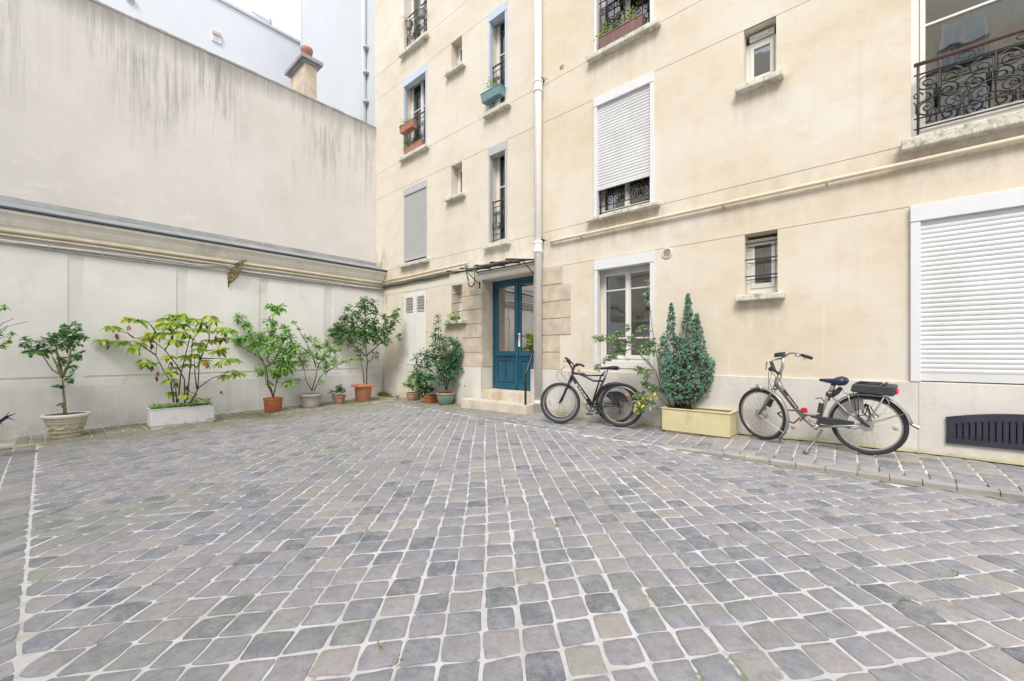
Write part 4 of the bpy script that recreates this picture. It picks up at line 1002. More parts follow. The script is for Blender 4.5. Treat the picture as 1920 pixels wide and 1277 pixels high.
stems2=[[(830,985),(800,780),(730,670),(650,510),(660,360)],[(860,985),(850,860),(830,760)],[(940,985),(935,750),(860,610),(740,460),(640,380),(430,340)],[(430,340),(370,290),(280,265)],[(650,510),(560,450),(440,370),(230,370)],[(740,460),(780,390)],[(1000,980),(1070,850),(1085,540),(1100,400)],[(1070,840),(1180,760),(1290,710)],[(1060,850),(1040,700),(1035,560)],[(960,960),(1000,560),(1015,380),(1080,250)],[(1100,470),(1250,455)],[(1090,540),(1300,540)],[(650,290),(600,210),(530,160)],[(870,980),(900,700),(990,330),(880,180)],[(1085,560),(1180,370),(1190,200)],[(990,990),(1060,900),(960,860)]]
wh=[(210,235),(110,370),(190,390),(380,150),(480,170),(430,450),(330,390),(560,350),(650,330),(720,300),(740,150),(820,120),(900,110),(960,160),(830,190),(720,200),(900,290),(960,320),(830,370),(880,380),(1060,160),(1120,200),(1200,130),(1230,170),(1140,260),(1350,250),(1290,250),(1400,270),(1290,350),(1340,350),(1180,370),(1090,400),(1310,450),(1270,480),(1030,510),(960,530),(1130,570),(1370,560),(1430,560),(1400,680),(1350,720),(1470,700),(1300,590),(530,560),(570,600),(780,530),(820,640),(800,690),(780,760),(980,610),(940,900),(800,890),(490,400),(860,150),(920,210),(760,250),(1000,260),(1080,450),(600,300)]
brn=[(610,620),(670,680),(650,730),(820,310),(800,580),(1160,590),(1160,210),(610,400),(960,820),(850,790),(380,220),(1290,600),(180,410),(260,300),(1100,210),(1250,320),(1350,290),(940,890)]
st=MB(); lf=MB(); bl=MB(); nodes=[]
cv=lambda x,y,dt=0: clampw(pr(170+x/5.32,570+y/5.32,t2+dt))
for pts in stems2:
    pw=[cv(x,y,random.uniform(-.06,.06) if i else .03) for i,(x,y) in enumerate(pts)]; q=[]
    for a,b in zip(pw,pw[1:]): q+=[a,a.lerp(b,.5)+Vector((0,0,random.uniform(-.01,.01)))]
    q.append(pw[-1]); n=len(q); st.tube(q,[.012*(1-.65*i/(n-1)) for i in range(n)],6); nodes+=q
for x,y in wh:
    c=cv(x,y-12,random.uniform(-.22,.22)); nd=min(nodes,key=lambda q:(q-c).length+max(0,q.z-c.z)); st.tube([nd,nd.lerp(c,.5)+Vector((0,0,-.015)),c],[.004,.0035,.003],5)
    a0=random.random()*6
    for i in range(random.randint(8,11)):
        a=a0+i*2*math.pi/9.2; d=Vector((math.cos(a),math.sin(a),random.uniform(-.35,.15))); leaf(lf,c,d,random.uniform(.12,.175),random.uniform(.06,.08),random.uniform(.2,.75))
for x,y in brn:
    c=cv(x,y-8,random.uniform(-.1,.1))
    for i in range(3): leaf(bl,c,Vector((random.uniform(-.5,.5),random.uniform(-.5,.5),-1)),random.uniform(.08,.12),.045,.2)
st.build('stem',M['bark'],root,smooth=True); lf.build('foliage',M['lf_lime'],root); bl.build('foliage',M['lf_brown'],root,label='brown wilted leaves')
gc=MB()
for i in range(520):
    y=random.uniform(yA+.03,yB-.03); x=random.uniform(Lx0+.03,Lx1+.02); hgt=.03+.07*abs(noise.noise(Vector((y*4,x*4,1))))+(.06 if y>yB-.35 else 0)
    leaf(gc,Vector((x,y,zt+random.uniform(0,hgt))),rdir(.5),.035,.028,.2)
gc.build('ground_cover',M['lf_mid'],root,kind='stuff')
# 3 terracotta
root,c,t,h,pb,rb,rt=roundpot('potted_shrub','tall loose shrub with drooping mid green leaves in an orange terracotta pot','potted shrub',512,773,746,32,38,'terra',None,'thin')
m=MB(); m.tube([(c.x+rt*.96*math.cos(a),c.y+rt*.96*math.sin(a),c.z+h*.72-.05*math.sin((a+1.45)/1.2*math.pi)) for a in [(-1.45+.12*i) for i in range(11)]],.006,5); m.build('moulded_handle',M['terra'],pb,smooth=True)
Z5=(440,540,5.109)
grow(root,Z5,t,[[(370,1045),(400,900),(450,800)],[(370,1045),(320,930),(310,800),(270,700),(160,620),(60,560)],[(370,1045),(350,960),(300,880),(290,760)],[(290,760),(340,740),(310,680),(370,580),(350,450),(370,250),(450,160)],[(270,700),(200,600),(130,400),(60,280)],[(400,900),(430,820),(520,760)],[(340,740),(440,620),(540,500)]],
 [(60,290,45),(120,360,45),(130,480,50),(50,480,40),(20,500,25),(230,480,65),(330,430,65),(350,330,50),(380,220,45),(450,180,30),(480,400,50),(520,480,50),(420,500,65),(200,560,60),(330,560,70),(450,600,70),(560,570,50),(430,700,75),(520,740,70),(220,800,45),(380,820,55),(600,560,30),(510,900,32),(540,660,50),(330,920,22),(480,790,50),(330,170,20)],'lf_mid',.085,.036,.95,'bark',.016,.8,.55)
# 4 grey pot
root,c,t,h,pb,rb,rt=roundpot('potted_shrub','low spreading light green shrub in a weathered grey plastic pot','potted shrub',583,765,738,34,49,'gpot',None,'tulip')
grow(root,Z5,t,[[(740,985),(680,880),(665,780)],[(740,985),(780,850),(790,770),(830,740)],[(760,985),(820,850),(870,810)],[(780,760),(740,620),(650,460),(560,310)],[(790,770),(860,640),(930,560)],[(665,780),(640,680)],[(870,810),(980,740),(1120,680)]],
 [(620,640,50),(700,620,55),(800,560,60),(880,540,50),(940,600,50),(860,650,60),(780,680,60),(660,720,55),(960,700,55),(880,760,60),(1040,710,30),(1110,690,28),(600,720,40),(830,900,28),(600,890,20),(700,500,26),(620,400,18),(570,330,14),(1000,590,24),(720,480,20),(660,460,16),(780,500,25)],'lf_light',.058,.024,1.15,'bark',.013)
# 5 small pot
root,c,t,h,pb,rb,rt=roundpot('potted_seedling','tiny green seedling in a small weathered clay pot','potted seedling',635,758,741,20,27,'terra3',None,'rim')
grow(root,Z5,t,[[(1000,1030),(990,980),(1000,940)],[(960,1030),(930,1005)],[(1010,1030),(1035,980)]],[(1000,960,30),(930,1000,16),(1030,970,26),(980,975,22)],'lf_dark',.05,.034,1.2,'bark',.004)
# 6 wide rimmed terracotta with tree
root,c,t,h,pb,rb,rt=roundpot('potted_tree','slender tree with broad airy dark green crown in a wide rimmed terracotta pot','potted tree',681,753,721,29,45,'terra2',None,'disc')
grow(root,Z5,t,[[(1265,920),(1270,700),(1255,560),(1250,350),(1240,80)],[(1258,650),(1150,560),(1050,450)],[(1262,650),(1340,580),(1450,480),(1550,280)],[(1270,715),(1345,660)],[(1240,910),(1230,800),(1210,700)],[(1250,420),(1150,340),(1050,310)],[(1250,400),(1340,300),(1370,180)]],
 [(1240,100,28),(1250,150,30),(1190,170,30),(1100,190,28),(1320,150,38),(1240,210,50),(1330,240,50),(1160,260,45),(1050,310,60),(1130,320,50),(1230,330,60),(1330,340,60),(1450,290,45),(1550,230,32),(1540,300,38),(930,430,42),(980,370,42),(1030,420,65),(1120,420,65),(1230,430,70),(1340,420,70),(1440,400,60),(1500,370,45),(1580,470,22),(1000,500,50),(1100,520,45),(1240,520,45),(1360,500,55),(1180,600,28),(1350,640,32),(1200,665,24),(1450,500,45),(1170,470,50),(1290,470,50),(1060,200,14),(1400,440,45)],'lf_dark',.075,.034,1.05,'bark',.017,.8,.2)
wd=MB()
for i in range(5):
    a=random.uniform(-.6,.3); p=c+Vector((rt*math.cos(a),rt*math.sin(a),h)); wd.tube([p-Vector((.06,.0,-.02)),p+Vector((.02,0,.03)),p+Vector((.05,-.01,-.08)),p+Vector((.045,-.02,-.2+.03*i))],[.004,.005,.004,.002],4,flat=.4)
wd.build('trailing_weed',M['lf_lime'],root)
# 7 corner pot + weeds
root,c,t,h,pb,rb,rt=roundpot('broken_pot','little dark broken pot with a dry stalk in the mossy corner','pot',741,749,741,10,14,'gpot',None,'rim')
m=MB(); m.tube([c+Vector((0,0,h-.03)),c+Vector((0,.01,h+.15)),c+Vector((-.03,0,h+.26))],[.006,.004,.002],5); m.build('stem',M['dry'],root)
# 8 pinkish pot
root,c,t,h,pb,rb,rt=roundpot('potted_plant','small leafy plant in a glazed pinkish brown pot','potted plant',773,752,736,15,24,'pinkpot','terra2','bowl')
Z2=(400,420,3.36)
grow(root,Z2,t,[[(1255,1050),(1240,1010),(1220,990)],[(1255,1050),(1265,990),(1270,960)]],[(1212,1015,22),(1240,1000,24),(1235,975,18),(1265,965,26),(1285,985,24),(1250,1030,18)],'lf_mid',.055,.026,1.1,'bark',.005)
# 9 square red pot
cc,tc,rb_,rt_,hq=potgeo(809,757,741,22,25)
root=thing('potted_plant','small round leaved plant in a square brick red pot','potted plant',tuple(cc),'potted plants along the walls')
a_=rt_*.80; m=MB(); b_=rb_*.72; cc.y=min(cc.y,-a_-.05)
m.hull8([(cc.x-b_,cc.y-b_,cc.z),(cc.x+b_,cc.y-b_,cc.z),(cc.x+b_,cc.y+b_,cc.z),(cc.x-b_,cc.y+b_,cc.z)],[(cc.x-a_,cc.y-a_,cc.z+hq*.75),(cc.x+a_,cc.y-a_,cc.z+hq*.75),(cc.x+a_,cc.y+a_,cc.z+hq*.75),(cc.x-a_,cc.y+a_,cc.z+hq*.75)])
m.box(cc.x-a_-.012,cc.x+a_+.012,cc.y-a_-.012,cc.y+a_+.012,cc.z+hq*.75,cc.z+hq); m.build('pot',M['terra'],root,bevel=.008)
m=MB(); m.box(cc.x-a_+.01,cc.x+a_-.01,cc.y-a_+.01,cc.y+a_-.01,cc.z+hq,cc.z+hq+.004); m.build('soil',M['soil'],root)
grow(root,Z2,tc,[[(1370,1065),(1350,1010),(1320,960)],[(1365,1065),(1330,1040),(1300,1040)]],[(1340,1040,30),(1310,1030,26),(1320,1085,24),(1300,1060,20),(1370,1030,26),(1330,980,28),(1300,985,24),(1350,960,22),(1290,950,22)],'lf_dark',.05,.034,1.2,'bark',.005)
# 10 green glazed
root,c,t,h,pb,rb,rt=roundpot('potted_shrub','bushy dark bluish green camellia like shrub in a green glazed pot with ochre rim','potted shrub',837,760,736,26,35,'greenpot','ochre','bowl')
grow(root,Z2,t,[[(1465,1045),(1470,960),(1440,860),(1425,740),(1415,600)],[(1470,1045),(1490,950),(1500,830),(1550,760)],[(1465,1045),(1455,960),(1380,860),(1300,830)],[(1470,1000),(1400,960),(1330,930)],[(1475,1010),(1520,940),(1570,880)]],
 [(1415,585,15),(1415,615,18),(1410,655,26),(1400,700,28),(1430,730,36),(1400,770,40),(1450,780,40),(1500,740,38),(1560,760,34),(1590,800,20),(1330,830,48),(1275,850,28),(1395,840,60),(1450,850,50),(1505,830,52),(1560,850,38),(1350,900,55),(1430,920,60),(1500,910,55),(1550,900,36),(1290,900,34),(1300,950,36),(1380,980,45),(1440,990,30),(1510,980,36),(1270,940,22),(1345,975,36),(1470,880,40)],'lf_blue',.062,.028,0.85,'bark',.014,.8,.3)
# ledge plant
b1=OPEN['B1']; root=thing('ledge_plant','small trailing plant on the sill of the barred ground floor window','plant',(3.06,-.06,b1[2]),'window plants')
m=MB(); m.box(2.98,3.16,-.11,-.0,b1[2],b1[2]+.08); m.build('pot',M['bbox'],root)
gc=MB()
for i in range(170): leaf(gc,Vector((random.uniform(2.86,3.24),random.uniform(-.16,-.02),b1[2]+random.uniform(-.08,.24)*(random.random()**.5))),rdir(.2),.04,.03,.4)
gc.build('foliage',M['lf_mid'],root)
# left edge plants
p=onG(-70,838); root=thing('potted_shrub','nearly bare shrub reaching thin twigs in from the left edge','potted shrub',tuple(p),'potted plants along the walls')
m=MB(); m.lathe([(.13,0),(.18,.26),(.20,.26),(.20,.31),(.17,.31)],p,24); m.build('pot',M['terra3'],root,smooth='auto')
t=(p-Vector((CX,CY,CZ))).dot(FW); ZL=(0,540,4.56)
grow(root,ZL,t,[[(-320,1240),(-200,700),(-60,480),(60,330),(240,285)],[(-200,700),(-80,400),(30,300),(120,258)],[(-200,700),(-100,450),(60,320)],[(-260,800),(-100,520),(0,430),(110,400)],[(-200,700),(-90,330),(0,200),(40,160)],[(-200,760),(-60,530),(70,450)]],
 [(45,165,20),(240,285,5),(105,400,10),(75,445,12),(20,480,16),(40,500,10),(-60,420,60),(-140,520,80),(-100,250,60),(-180,350,80),(5,350,8)],'lf_mid',.055,.026,.8,'bark',.008)
p=onG(-48,846); root=thing('dark_leaved_plant','strap leaved blackish plant peeping in at the lower left edge','plant',tuple(p),'potted plants along the walls')
m=MB(); m.lathe([(.09,0),(.12,.16),(.13,.16),(.13,.19),(.11,.19)],p,20); m.build('pot',M['terra3'],root,smooth='auto')
t=(p-Vector((CX,CY,CZ))).dot(FW); m=MB()
for tip,mid in (((30,775),(12,782)),((28,788),(14,783)),((12,779),(4,786)),((-20,768),(-16,780)),((5,800),(2,792)),((-40,780),(-30,785)),((18,772),(8,786))):
    m.tube([p+Vector((0,0,.17)),pr(mid[0]-10,mid[1]+6,t),pr(*mid,t-.02),pr(*tip,t-.05)],[.010,.014,.012,.003],6,flat=.35)
m.build('strap_leaf',M['navy'],root,smooth=True)
# weeds and moss (uncountable)
mo=MB()
for i in range(900):
    r_=random.random()
    if r_<.55: x=.05+abs(random.gauss(0,.10)); y=-random.random()**1.3*6.2-.05
    else: y=-.05-abs(random.gauss(0,.05)); x=.1+random.random()*1.2
    if noise.noise(Vector((x*2,y*1.3,0)))<-.05: continue
    leaf(mo,Vector((x,y,ground(x,y)-.002)),rdir(.6),random.uniform(.01,.025),random.uniform(.006,.012),0)
for i in range(420):
    x=.08+abs(random.gauss(0,.13)); y=-.06-abs(random.gauss(0,.06)); leaf(mo,Vector((x,y,ground(x,y))),rdir(1.6),random.uniform(.04,.16),.008,.1)
for i in range(150):
    x=.5+random.gauss(0,.16); y=-.06-abs(random.gauss(0,.05)); leaf(mo,Vector((x,y,ground(x,y))),rdir(1),random.uniform(.02,.07),.012,.1)
for px,py,n_ in ((795,1214,55),(716,1215,45),(740,1238,60),(1690,1130,40),(1530,1025,35),(1780,1075,90),(1605,1108,20),(880,1130,14),(1782,890,26)):
    for i in range(n_):
        p=onG(px+random.gauss(0,11 if n_>50 else 5),py+random.gauss(0,6)); leaf(mo,p+Vector((0,0,-.004)),rdir(.8),random.uniform(.006,.016),.006,0)
top(mo.build('moss',M['moss']),'yellow green moss and weeds growing along the wall foot and in joints','moss',kind='stuff')

# 11 yellow planter with juniper
xA=7.842; xB=8.705; yF,yK=-.40,-.045; zb=.052; zt=.378
root=thing('planter_conifer','blue green dwarf conifer with several pointed tops in a pale yellow trough','planter shrub',((xA+xB)/2,-.22,zb))
m=MB(); m.box(xA+.03,xB-.03,yF+.03,yK-.02,zb-.012,zb+.035); m.build('planter_foot',M['ybox'],root,bevel=.004)
m=MB(); m.box(xA,xB,yF,yF+.02,zb+.03,zt); m.box(xA,xB,yK-.02,yK,zb+.03,zt); m.box(xA,xA+.02,yF+.021,yK-.021,zb+.03,zt); m.box(xB-.02,xB,yF+.021,yK-.021,zb+.03,zt); m.box(xA+.021,xB-.021,yF+.021,yK-.021,zb+.03,zt-.07)
bx=m.build('planter_box',M['ybox'],root,bevel=.003)
m=MB(); 
for (a,b2,c_,d_) in ((xA-.012,xB+.012,yF-.012,yF+.03),(xA-.012,xB+.012,yK-.03,yK+.012),(xA-.012,xA+.03,yF+.031,yK-.031),(xB-.03,xB+.012,yF+.031,yK-.031)): m.box(a,b2,c_,d_,zt,zt+.014)
m.build('planter_rim',M['ybox'],bx,bevel=.003)
m=MB(); m.box(xA+.022,xB-.022,yF+.022,yK-.022,zt-.07,zt-.03); m.build('soil',M['soil'],root)
m=MB(); m.box(xA+.5,xA+.54,yF+.018,yF+.03,zb-.01,zb+.022); m.build('drain_slot',M['joint'],bx)
tj=5.75; ZJ=(1100,500,3.87)
lobes=[(735,235,10,34),(735,275,20,45),(735,340,30,55),(728,420,42,60),(615,300,11,32),(615,350,20,40),(615,410,28,50),(607,480,28,45),(798,375,12,34),(803,420,22,45),(812,480,32,50),(828,560,40,60),(560,540,26,40),(560,600,42,55),(560,680,46,60),(650,545,38,50),(700,560,60,60),(700,650,80,70),(780,640,60,75),(620,700,55,60),(690,740,85,70),(575,770,45,50),(640,820,82,70),(750,810,85,75),(880,660,25,42),(930,700,22,38),(895,730,42,60),(880,800,42,60),(870,870,36,50),(590,860,42,50),(700,890,90,60),(800,880,62,55),(640,940,55,40),(700,960,65,35),(785,950,42,45)]
jn=MB(); jb=MB(); js=MB(); bc=pr(1100+700/3.87,500+1030/3.87,tj)
for (x,y,rx,rz) in lobes:
    c=pr(ZJ[0]+x/ZJ[2],ZJ[1]+y/ZJ[2],tj+random.uniform(-.03,.03)); c.y=min(c.y,-.05-rx/ZJ[2]*tj/FPX*.8); sc_=tj/FPX/ZJ[2]; a=rx*sc_*.93; b=rz*sc_*1.03
    js.tube([bc+Vector((random.uniform(-.12,.12),random.uniform(-.05,.05),0)),bc.lerp(c,.5)+Vector((random.uniform(-.03,.03),0,-.03)),c],[.008,.006,.003],5)
    n_=int(26+ (a*b)*12500)
    for i in range(n_):
        d=rdir(0); 
        nn_=noise.noise(Vector((d.x*3+x,d.y*3,d.z*3+y)))
        if nn_<-.10: continue
        cl=.84+.5*nn_+random.uniform(-.12,.14)+(.25 if random.random()<.12 else 0)
        p=c+Vector((d.x*a*cl,d.y*a*cl,d.z*b*cl)); p.y=min(p.y,-.035)
        dd=(d*.6+Vector((0,0,.9))).normalized(); br_=random.random()<.15
        for j in range(12): leaf(jb if br_ else jn,p+rdir(0)*.006,dd+rdir(0)*1.25,random.uniform(.018,.0335),.0105,0)
    for i in range(n_//2):
        d=rdir(0); p=c+Vector((d.x*a*.55,d.y*a*.55,d.z*b*.6)); leaf(jb,p,d+Vector((0,0,.5)),.035,.012,0)
js.build('stem',M['bark'],root,smooth=True); jb.build('foliage',M['lf_junb'],root,label='dry brown inner twigs'); jn.build('foliage',M['lf_jun'],root)
# 12 rose like bush behind
p=Vector((7.90,-.20,zt-.03)); root=thing('rose_bush','straggly arching bush with yellowing leaves leaning out beside the conifer','bush',tuple(p))
t=5.85; ZR=(1100,500,3.87)
grow(root,ZR,t,[[(615,1015),(540,880),(500,760),(420,670),(340,590),(240,540),(130,530),(60,520)],[(605,1010),(545,860),(500,600),(470,400),(440,110)],[(500,760),(440,680),(380,640)],[(590,1010),(520,940),(430,900),(400,960)],[(500,770),(420,780)],[(340,590),(230,630),(120,690),(70,720)]],
 [(65,515,16),(100,520,20),(150,525,24),(200,520,26),(230,480,22),(230,580,34),(290,555,30),(330,520,24),(190,640,28),(150,680,24),(80,725,18),(260,620,26),(400,600,24),(450,570,22),(400,755,24),(370,745,16),(440,770,16),(430,860,38),(480,880,34),(400,940,40),(360,970,30),(460,980,34),(410,1020,28),(370,1040,18),(520,900,20),(480,540,18),(470,620,16),(440,110,5),(430,190,7),(445,250,7),(455,330,6),(300,440,12),(380,460,12),(420,440,12)],'lf_rose',.048,.022,2.1,'bark2',.010,.6,.3)
ye=MB()
for (x,y,r_) in ((410,950,9),(490,915,8),(410,1005,9),(460,950,10),(380,980,6),(500,940,5),(350,1035,4)):
    c=pr(ZR[0]+x/ZR[2],ZR[1]+y/ZR[2],t-.12)
    for i in range(5): leaf(ye,c+rdir(0)*r_*.0016,rdir(-.3),.045,.026,.3)
ye.build('foliage',M['yellow'],root,label='bright yellow leaves')
ye=MB(); c=pr(ZR[0]+430/ZR[2],ZR[1]+505/ZR[2],t)
for i in range(7): leaf(ye,c+rdir(0)*.012,rdir(0),.05,.03,.3)
ye.build('foliage',M['orange'],root,label='single orange withered cluster')
# ------------------------------------------------ window boxes
def fbox(label,x0,x1,z0,z1,y0,y1,mat,lmat,npl,hgt,taper=.85,group='window boxes',plantx=None):
    root=thing('flower_box',label,'flower box',((x0+x1)/2,(y0+y1)/2,z0),group); m=MB(); ix=(x1-x0)*(1-taper)/2; iy=(y1-y0)*(1-taper)/2
    m.hull8([(x0+ix*.4,y0+iy,z0),(x1-ix*.4,y0+iy,z0),(x1-ix*.4,y1-iy,z0),(x0+ix*.4,y1-iy,z0)],[(x0,y0,z1-.02),(x1,y0,z1-.02),(x1,y1,z1-.02),(x0,y1,z1-.02)])
    m.box(x0-.008,x1+.008,y0-.008,y1+.008,z1-.02,z1); m.build('box',M[mat],root,bevel=.004)
    if npl:
        gc=MB()
        for i in range(npl):
            x=random.uniform(x0,x1)
            if plantx: x=random.gauss(random.choice(plantx),.045)
            leaf(gc,Vector((x,random.uniform(y0,y1),z1+random.random()*hgt)),rdir(.5),.05,.02,.3)
        gc.build('foliage',M[lmat],root)
    return root
a=onY(760,234,-.17); b=onY(789,222,-.17); zb_=onY(760,247,-.17).z
fbox('terracotta flower box hung on the railing of the second floor window by the corner',1.08,1.62,zb_+.02,a.z+.02,-.20,-.03,'terra3','lf_mid',110,.16,plantx=(1.15,1.35))
fbox('brown box standing on the second floor sill by the corner',1.10,1.85,6.155,6.33,-.09,.03,'terra3','lf_mid',90,.24,plantx=(1.1,1.2))
z0_=onY(930,181,-.2).z
fbox('teal flower box hung on the narrow window railing above the door',4.03,4.56,z0_+.03,z0_+.21,-.22,-.04,'tealbox','lf_mid',60,.22,plantx=(4.15,4.3))
fbox('long brown box on the sill of the upper window right of the downpipe',6.68,7.42,6.135,6.32,-.10,.02,'bbox','lf_lime',150,.24,plantx=(6.72,6.85,7.12,7.2))
fbox('brown box hooked high on the railing of the upper window right of the downpipe',6.80,7.45,6.98,7.20,-.20,-.02,'bbox','lf_mid',60,.2)
for (px,py,lab,dr) in ((767,47,'round grey pot with dried stalks hooked at the railing end',True),(791,25,'empty round grey pot hooked on the same topmost railing',False)):
    p=onY(px,py,-.12); root=thing('hanging_pot',lab,'hanging pot',(p.x,-.12,p.z-.1),'pots on the topmost railing'); m=MB(); m.lathe([(.065,0),(.085,.15),(.095,.15),(.095,.19),(.08,.19)],(p.x,-.12,p.z-.1),18); m.build('pot',M['bgrey'],root,smooth='auto')
    if dr:
        m=MB()
        for i in range(34):
            q=Vector((p.x+random.uniform(-.06,.06),-.12,p.z+.07)); e=q+Vector((-random.random()*.28,random.uniform(-.15,.05),random.uniform(-.35,.2))); m.tube([q,q.lerp(e,.5)+Vector((0,0,.10)),e],[.004,.003,.002],4)
        m.build('dry_stalk',M['dry'],root)
# ================================================================== HANDRAIL, DRAIN
p=onG(985.3,775.5); t=(p-Vector((CX,CY,CZ))).dot(FW)
root=thing('handrail','bent black steel handrail post beside the door steps','handrail',tuple(p))
k1=pr(985.3,700,t); e1=onY(991,666,-.03)
m=MB(); m.tube([p,p+Vector((0,0,.02)),Vector((p.x,p.y,k1.z-.05)),Vector((p.x,p.y+.005,k1.z)),Vector((p.x,p.y+.05,k1.z+.06)),Vector((p.x,-.10,CZ+.0)),Vector((p.x+.01,-.05,CZ+.03)),Vector((p.x+.03,-.012,CZ+.03))],.021,10); m.build('rail',M['black'],root,smooth=True)
m=MB(); m.lathe([(.035,0),(.035,.006),(.02,.008)],p,14); m.build('base_plate',M['black'],root)
p=onG(38,850); root=thing('drain_cover','round dark iron drain cover in the paving at the far left','drain',(p.x,p.y,p.z),)
m=MB(); m.lathe([(.15,0),(.15,.006),(.135,.008),(.135,.003)],(p.x,p.y,p.z+.002),28)
for i in range(-4,5): w_=math.sqrt(max(0,.13**2-(i*.03)**2)); m.box(p.x-w_,p.x+w_,p.y+i*.03-.008,p.y+i*.03+.008,p.z+.004,p.z+.010)
m.build('grating',M['bgrey'],root)
p=onG(8,843); m=MB(); m.lathe([(.07,0),(.07,.010),(.05,.012)],(p.x,p.y,p.z+.002),20); top(m.build('access_cap',M['bgrey'],loc=(p.x,p.y,p.z)),'small dark metal access cap left of the drain cover','drain')

# ================================================================== BICYCLES
def frame_plane(p1,p2,lean):
    u=(p2-p1); u.z=0; u.normalize(); n=Vector((u.y,-u.x,0))     # n towards the camera
    wv=(Vector((0,0,1))*math.cos(lean)-n*math.sin(lean)).normalized(); nn=u.cross(wv); 
    if nn.dot(n)<0: nn=-nn
    return p1.copy(),u,wv,nn.normalized()
def mapper(fr,Z):
    O,u,wv,nn=fr; C0=Vector((CX,CY,CZ)); ox,oy,k=Z
    def f(x,y,off=0):
        d=Vector(ray(ox+x/k,oy+y/k)); t=((O+nn*off-C0).dot(nn))/d.dot(nn); return C0+d*t
    return f
def wheel(par,c,Rr,u,wv,tr,spk=28,hub=.022,rimmat='chrome',steer=0,hw=.05,disc=None,nm='wheel',rimr=.011):
    ax=u.cross(wv).normalized(); u2=(u*math.cos(steer)+ax*math.sin(steer)).normalized(); ax=u2.cross(wv).normalized()
    cir=lambda r,n,o=0:[c+u2*math.cos(2*math.pi*i/n)*r+wv*math.sin(2*math.pi*i/n)*r+ax*o for i in range(n)]
    m=MB(); sp=MB(); m.tube(cir(Rr-tr*2-rimr*.7,48),rimr,6,closed=True)
    for i in range(spk):
        a=2*math.pi*i/spk; sd=1 if i%2 else -1; b=a+(.55 if (i//2)%2 else -.55)
        sp.tube([c+(u2*math.cos(b)+wv*math.sin(b))*hub*.9+ax*sd*hw*.45,c+(u2*math.cos(a)+wv*math.sin(a))*(Rr-tr*2-rimr)],.0009,3,cap=False)
    m.tube([c-ax*hw,c-ax*hw*.45,c-ax*hw*.44,c+ax*hw*.44,c+ax*hw*.45,c+ax*hw],[.008,.009,hub,hub,.009,.008],14)
    wl=m.build(nm,M[rimmat],par,smooth='auto')
    m=MB(); m.tube(cir(Rr-tr,56),tr,10,closed=True); m.build('tyre',M['rubber'],wl,smooth=True); sp.build('spokes',M['spoke'],wl)
    return wl,u2,ax
def text_on(par,s,a,b,upv,nn,mat,h,name='lettering'):
    cu=bpy.data.curves.new('t','FONT'); cu.body=s; cu.size=1; cu.extrude=.012; o=bpy.data.objects.new('t',cu); link(o)
    bpy.context.view_layer.update(); me=bpy.data.meshes.new_from_object(o.evaluated_get(bpy.context.evaluated_depsgraph_get())); bpy.data.objects.remove(o)
    xs_=[v.co.x for v in me.vertices]; w0,w1=min(xs_),max(xs_); L=(b-a).length; sx=L/(w1-w0); d=(b-a).normalized(); e=nn.cross(d).normalized(); o0=WL[par.name]
    for v in me.vertices:
        p=a+d*(v.co.x-w0)*sx+e*(v.co.y-.35)*h+nn*(v.co.z*.15); v.co=p-o0
    me.materials.clear(); me.materials.append(M[mat]); ob_=link(bpy.data.objects.new(name,me)); ob_.parent=par; WL[ob_.name]=o0; return ob_
def arc(c,u,wv,r,a0,a1,n=20,off=Vector((0,0,0))): return [c+off+u*math.cos(R(a0+(a1-a0)*i/n))*r+wv*math.sin(R(a0+(a1-a0)*i/n))*r for i in range(n+1)]
def fender(par,c,u,wv,r,a0,a1,hw,mat,name='mudguard'):
    m=MB(); ax=u.cross(wv).normalized(); n=24; b=0
    for i in range(n+1):
        a=R(a0+(a1-a0)*i/n)
        for q,(o,dr) in enumerate(((-hw,-.014),(-hw*.6,0),(hw*.6,0),(hw,-.014))): m.v.append(tuple(c+(u*math.cos(a)+wv*math.sin(a))*(r+dr)+ax*o))
    for i in range(n):
        for q in range(3): m.f.append((i*4+q,i*4+q+1,i*4+q+5,i*4+q+4))
    o=m.build(name,M[mat],par,smooth=True); s=o.modifiers.new('thickness','SOLIDIFY'); s.thickness=.002; return o
# ---- black mountain bicycle (front) and the one behind it
zg=.05
def onz(px,py,z): return pr(px,py,(z-CZ)/ray(px,py)[2])
pf=onz(1049,791.5,.050); prr=onz(1163.5,800,.052)
pf.z=ground(pf.x,pf.y)+.008; prr.z=ground(prr.x,prr.y)+.008
frb=frame_plane(pf,prr,R(5)); S=mapper(frb,(1000,650,7.983)); O_,u_,w_,n_=frb
Rw=.325
b1_=thing('bicycle','black flat bar mountain bicycle leaning in front, its rear wheel carrying an orange reflector','bicycle',tuple((pf+prr)/2),'bicycles parked against the facade')
cf=pf+w_*Rw; cr=prr+w_*Rw
wl,_,_=wheel(b1_,cf,Rw,u_,w_,.024,28,.02,'steel',steer=R(-8))
wl2,_,_=wheel(b1_,cr,Rw,u_,w_,.024,28,.03,'steel')
m=MB(); q=S(1405,722,.02); m.add([q-u_*.03-w_*.0,q-w_*.016+u_*.0,q+u_*.03-w_*.008,q+u_*.028+w_*.014,q-u_*.02+w_*.018],[(0,1,2,3,4)]); m.build('spoke_reflector',M['orange'],wl2)
m=MB(); m.tube(arc(cf,u_,w_,.17,170,200,6,n_*.02),.008,5); m.build('spoke_reflector',M['orange'],wl)
m=MB(); bb=S(872,893)
m.tube([S(592,385),S(552,530)],.021,10); m.tube([S(577,450),bb],.023,10); m.tube([S(590,400),S(680,408),S(760,440),S(900,512),S(1052,515)],.015,10)
m.tube([S(1070,470),bb],.016,10); m.tube([S(1045,590),S(1150,720),cr+n_*.05],.009,8); m.tube([S(1045,590,-.05),cr-n_*.05],.009,8)
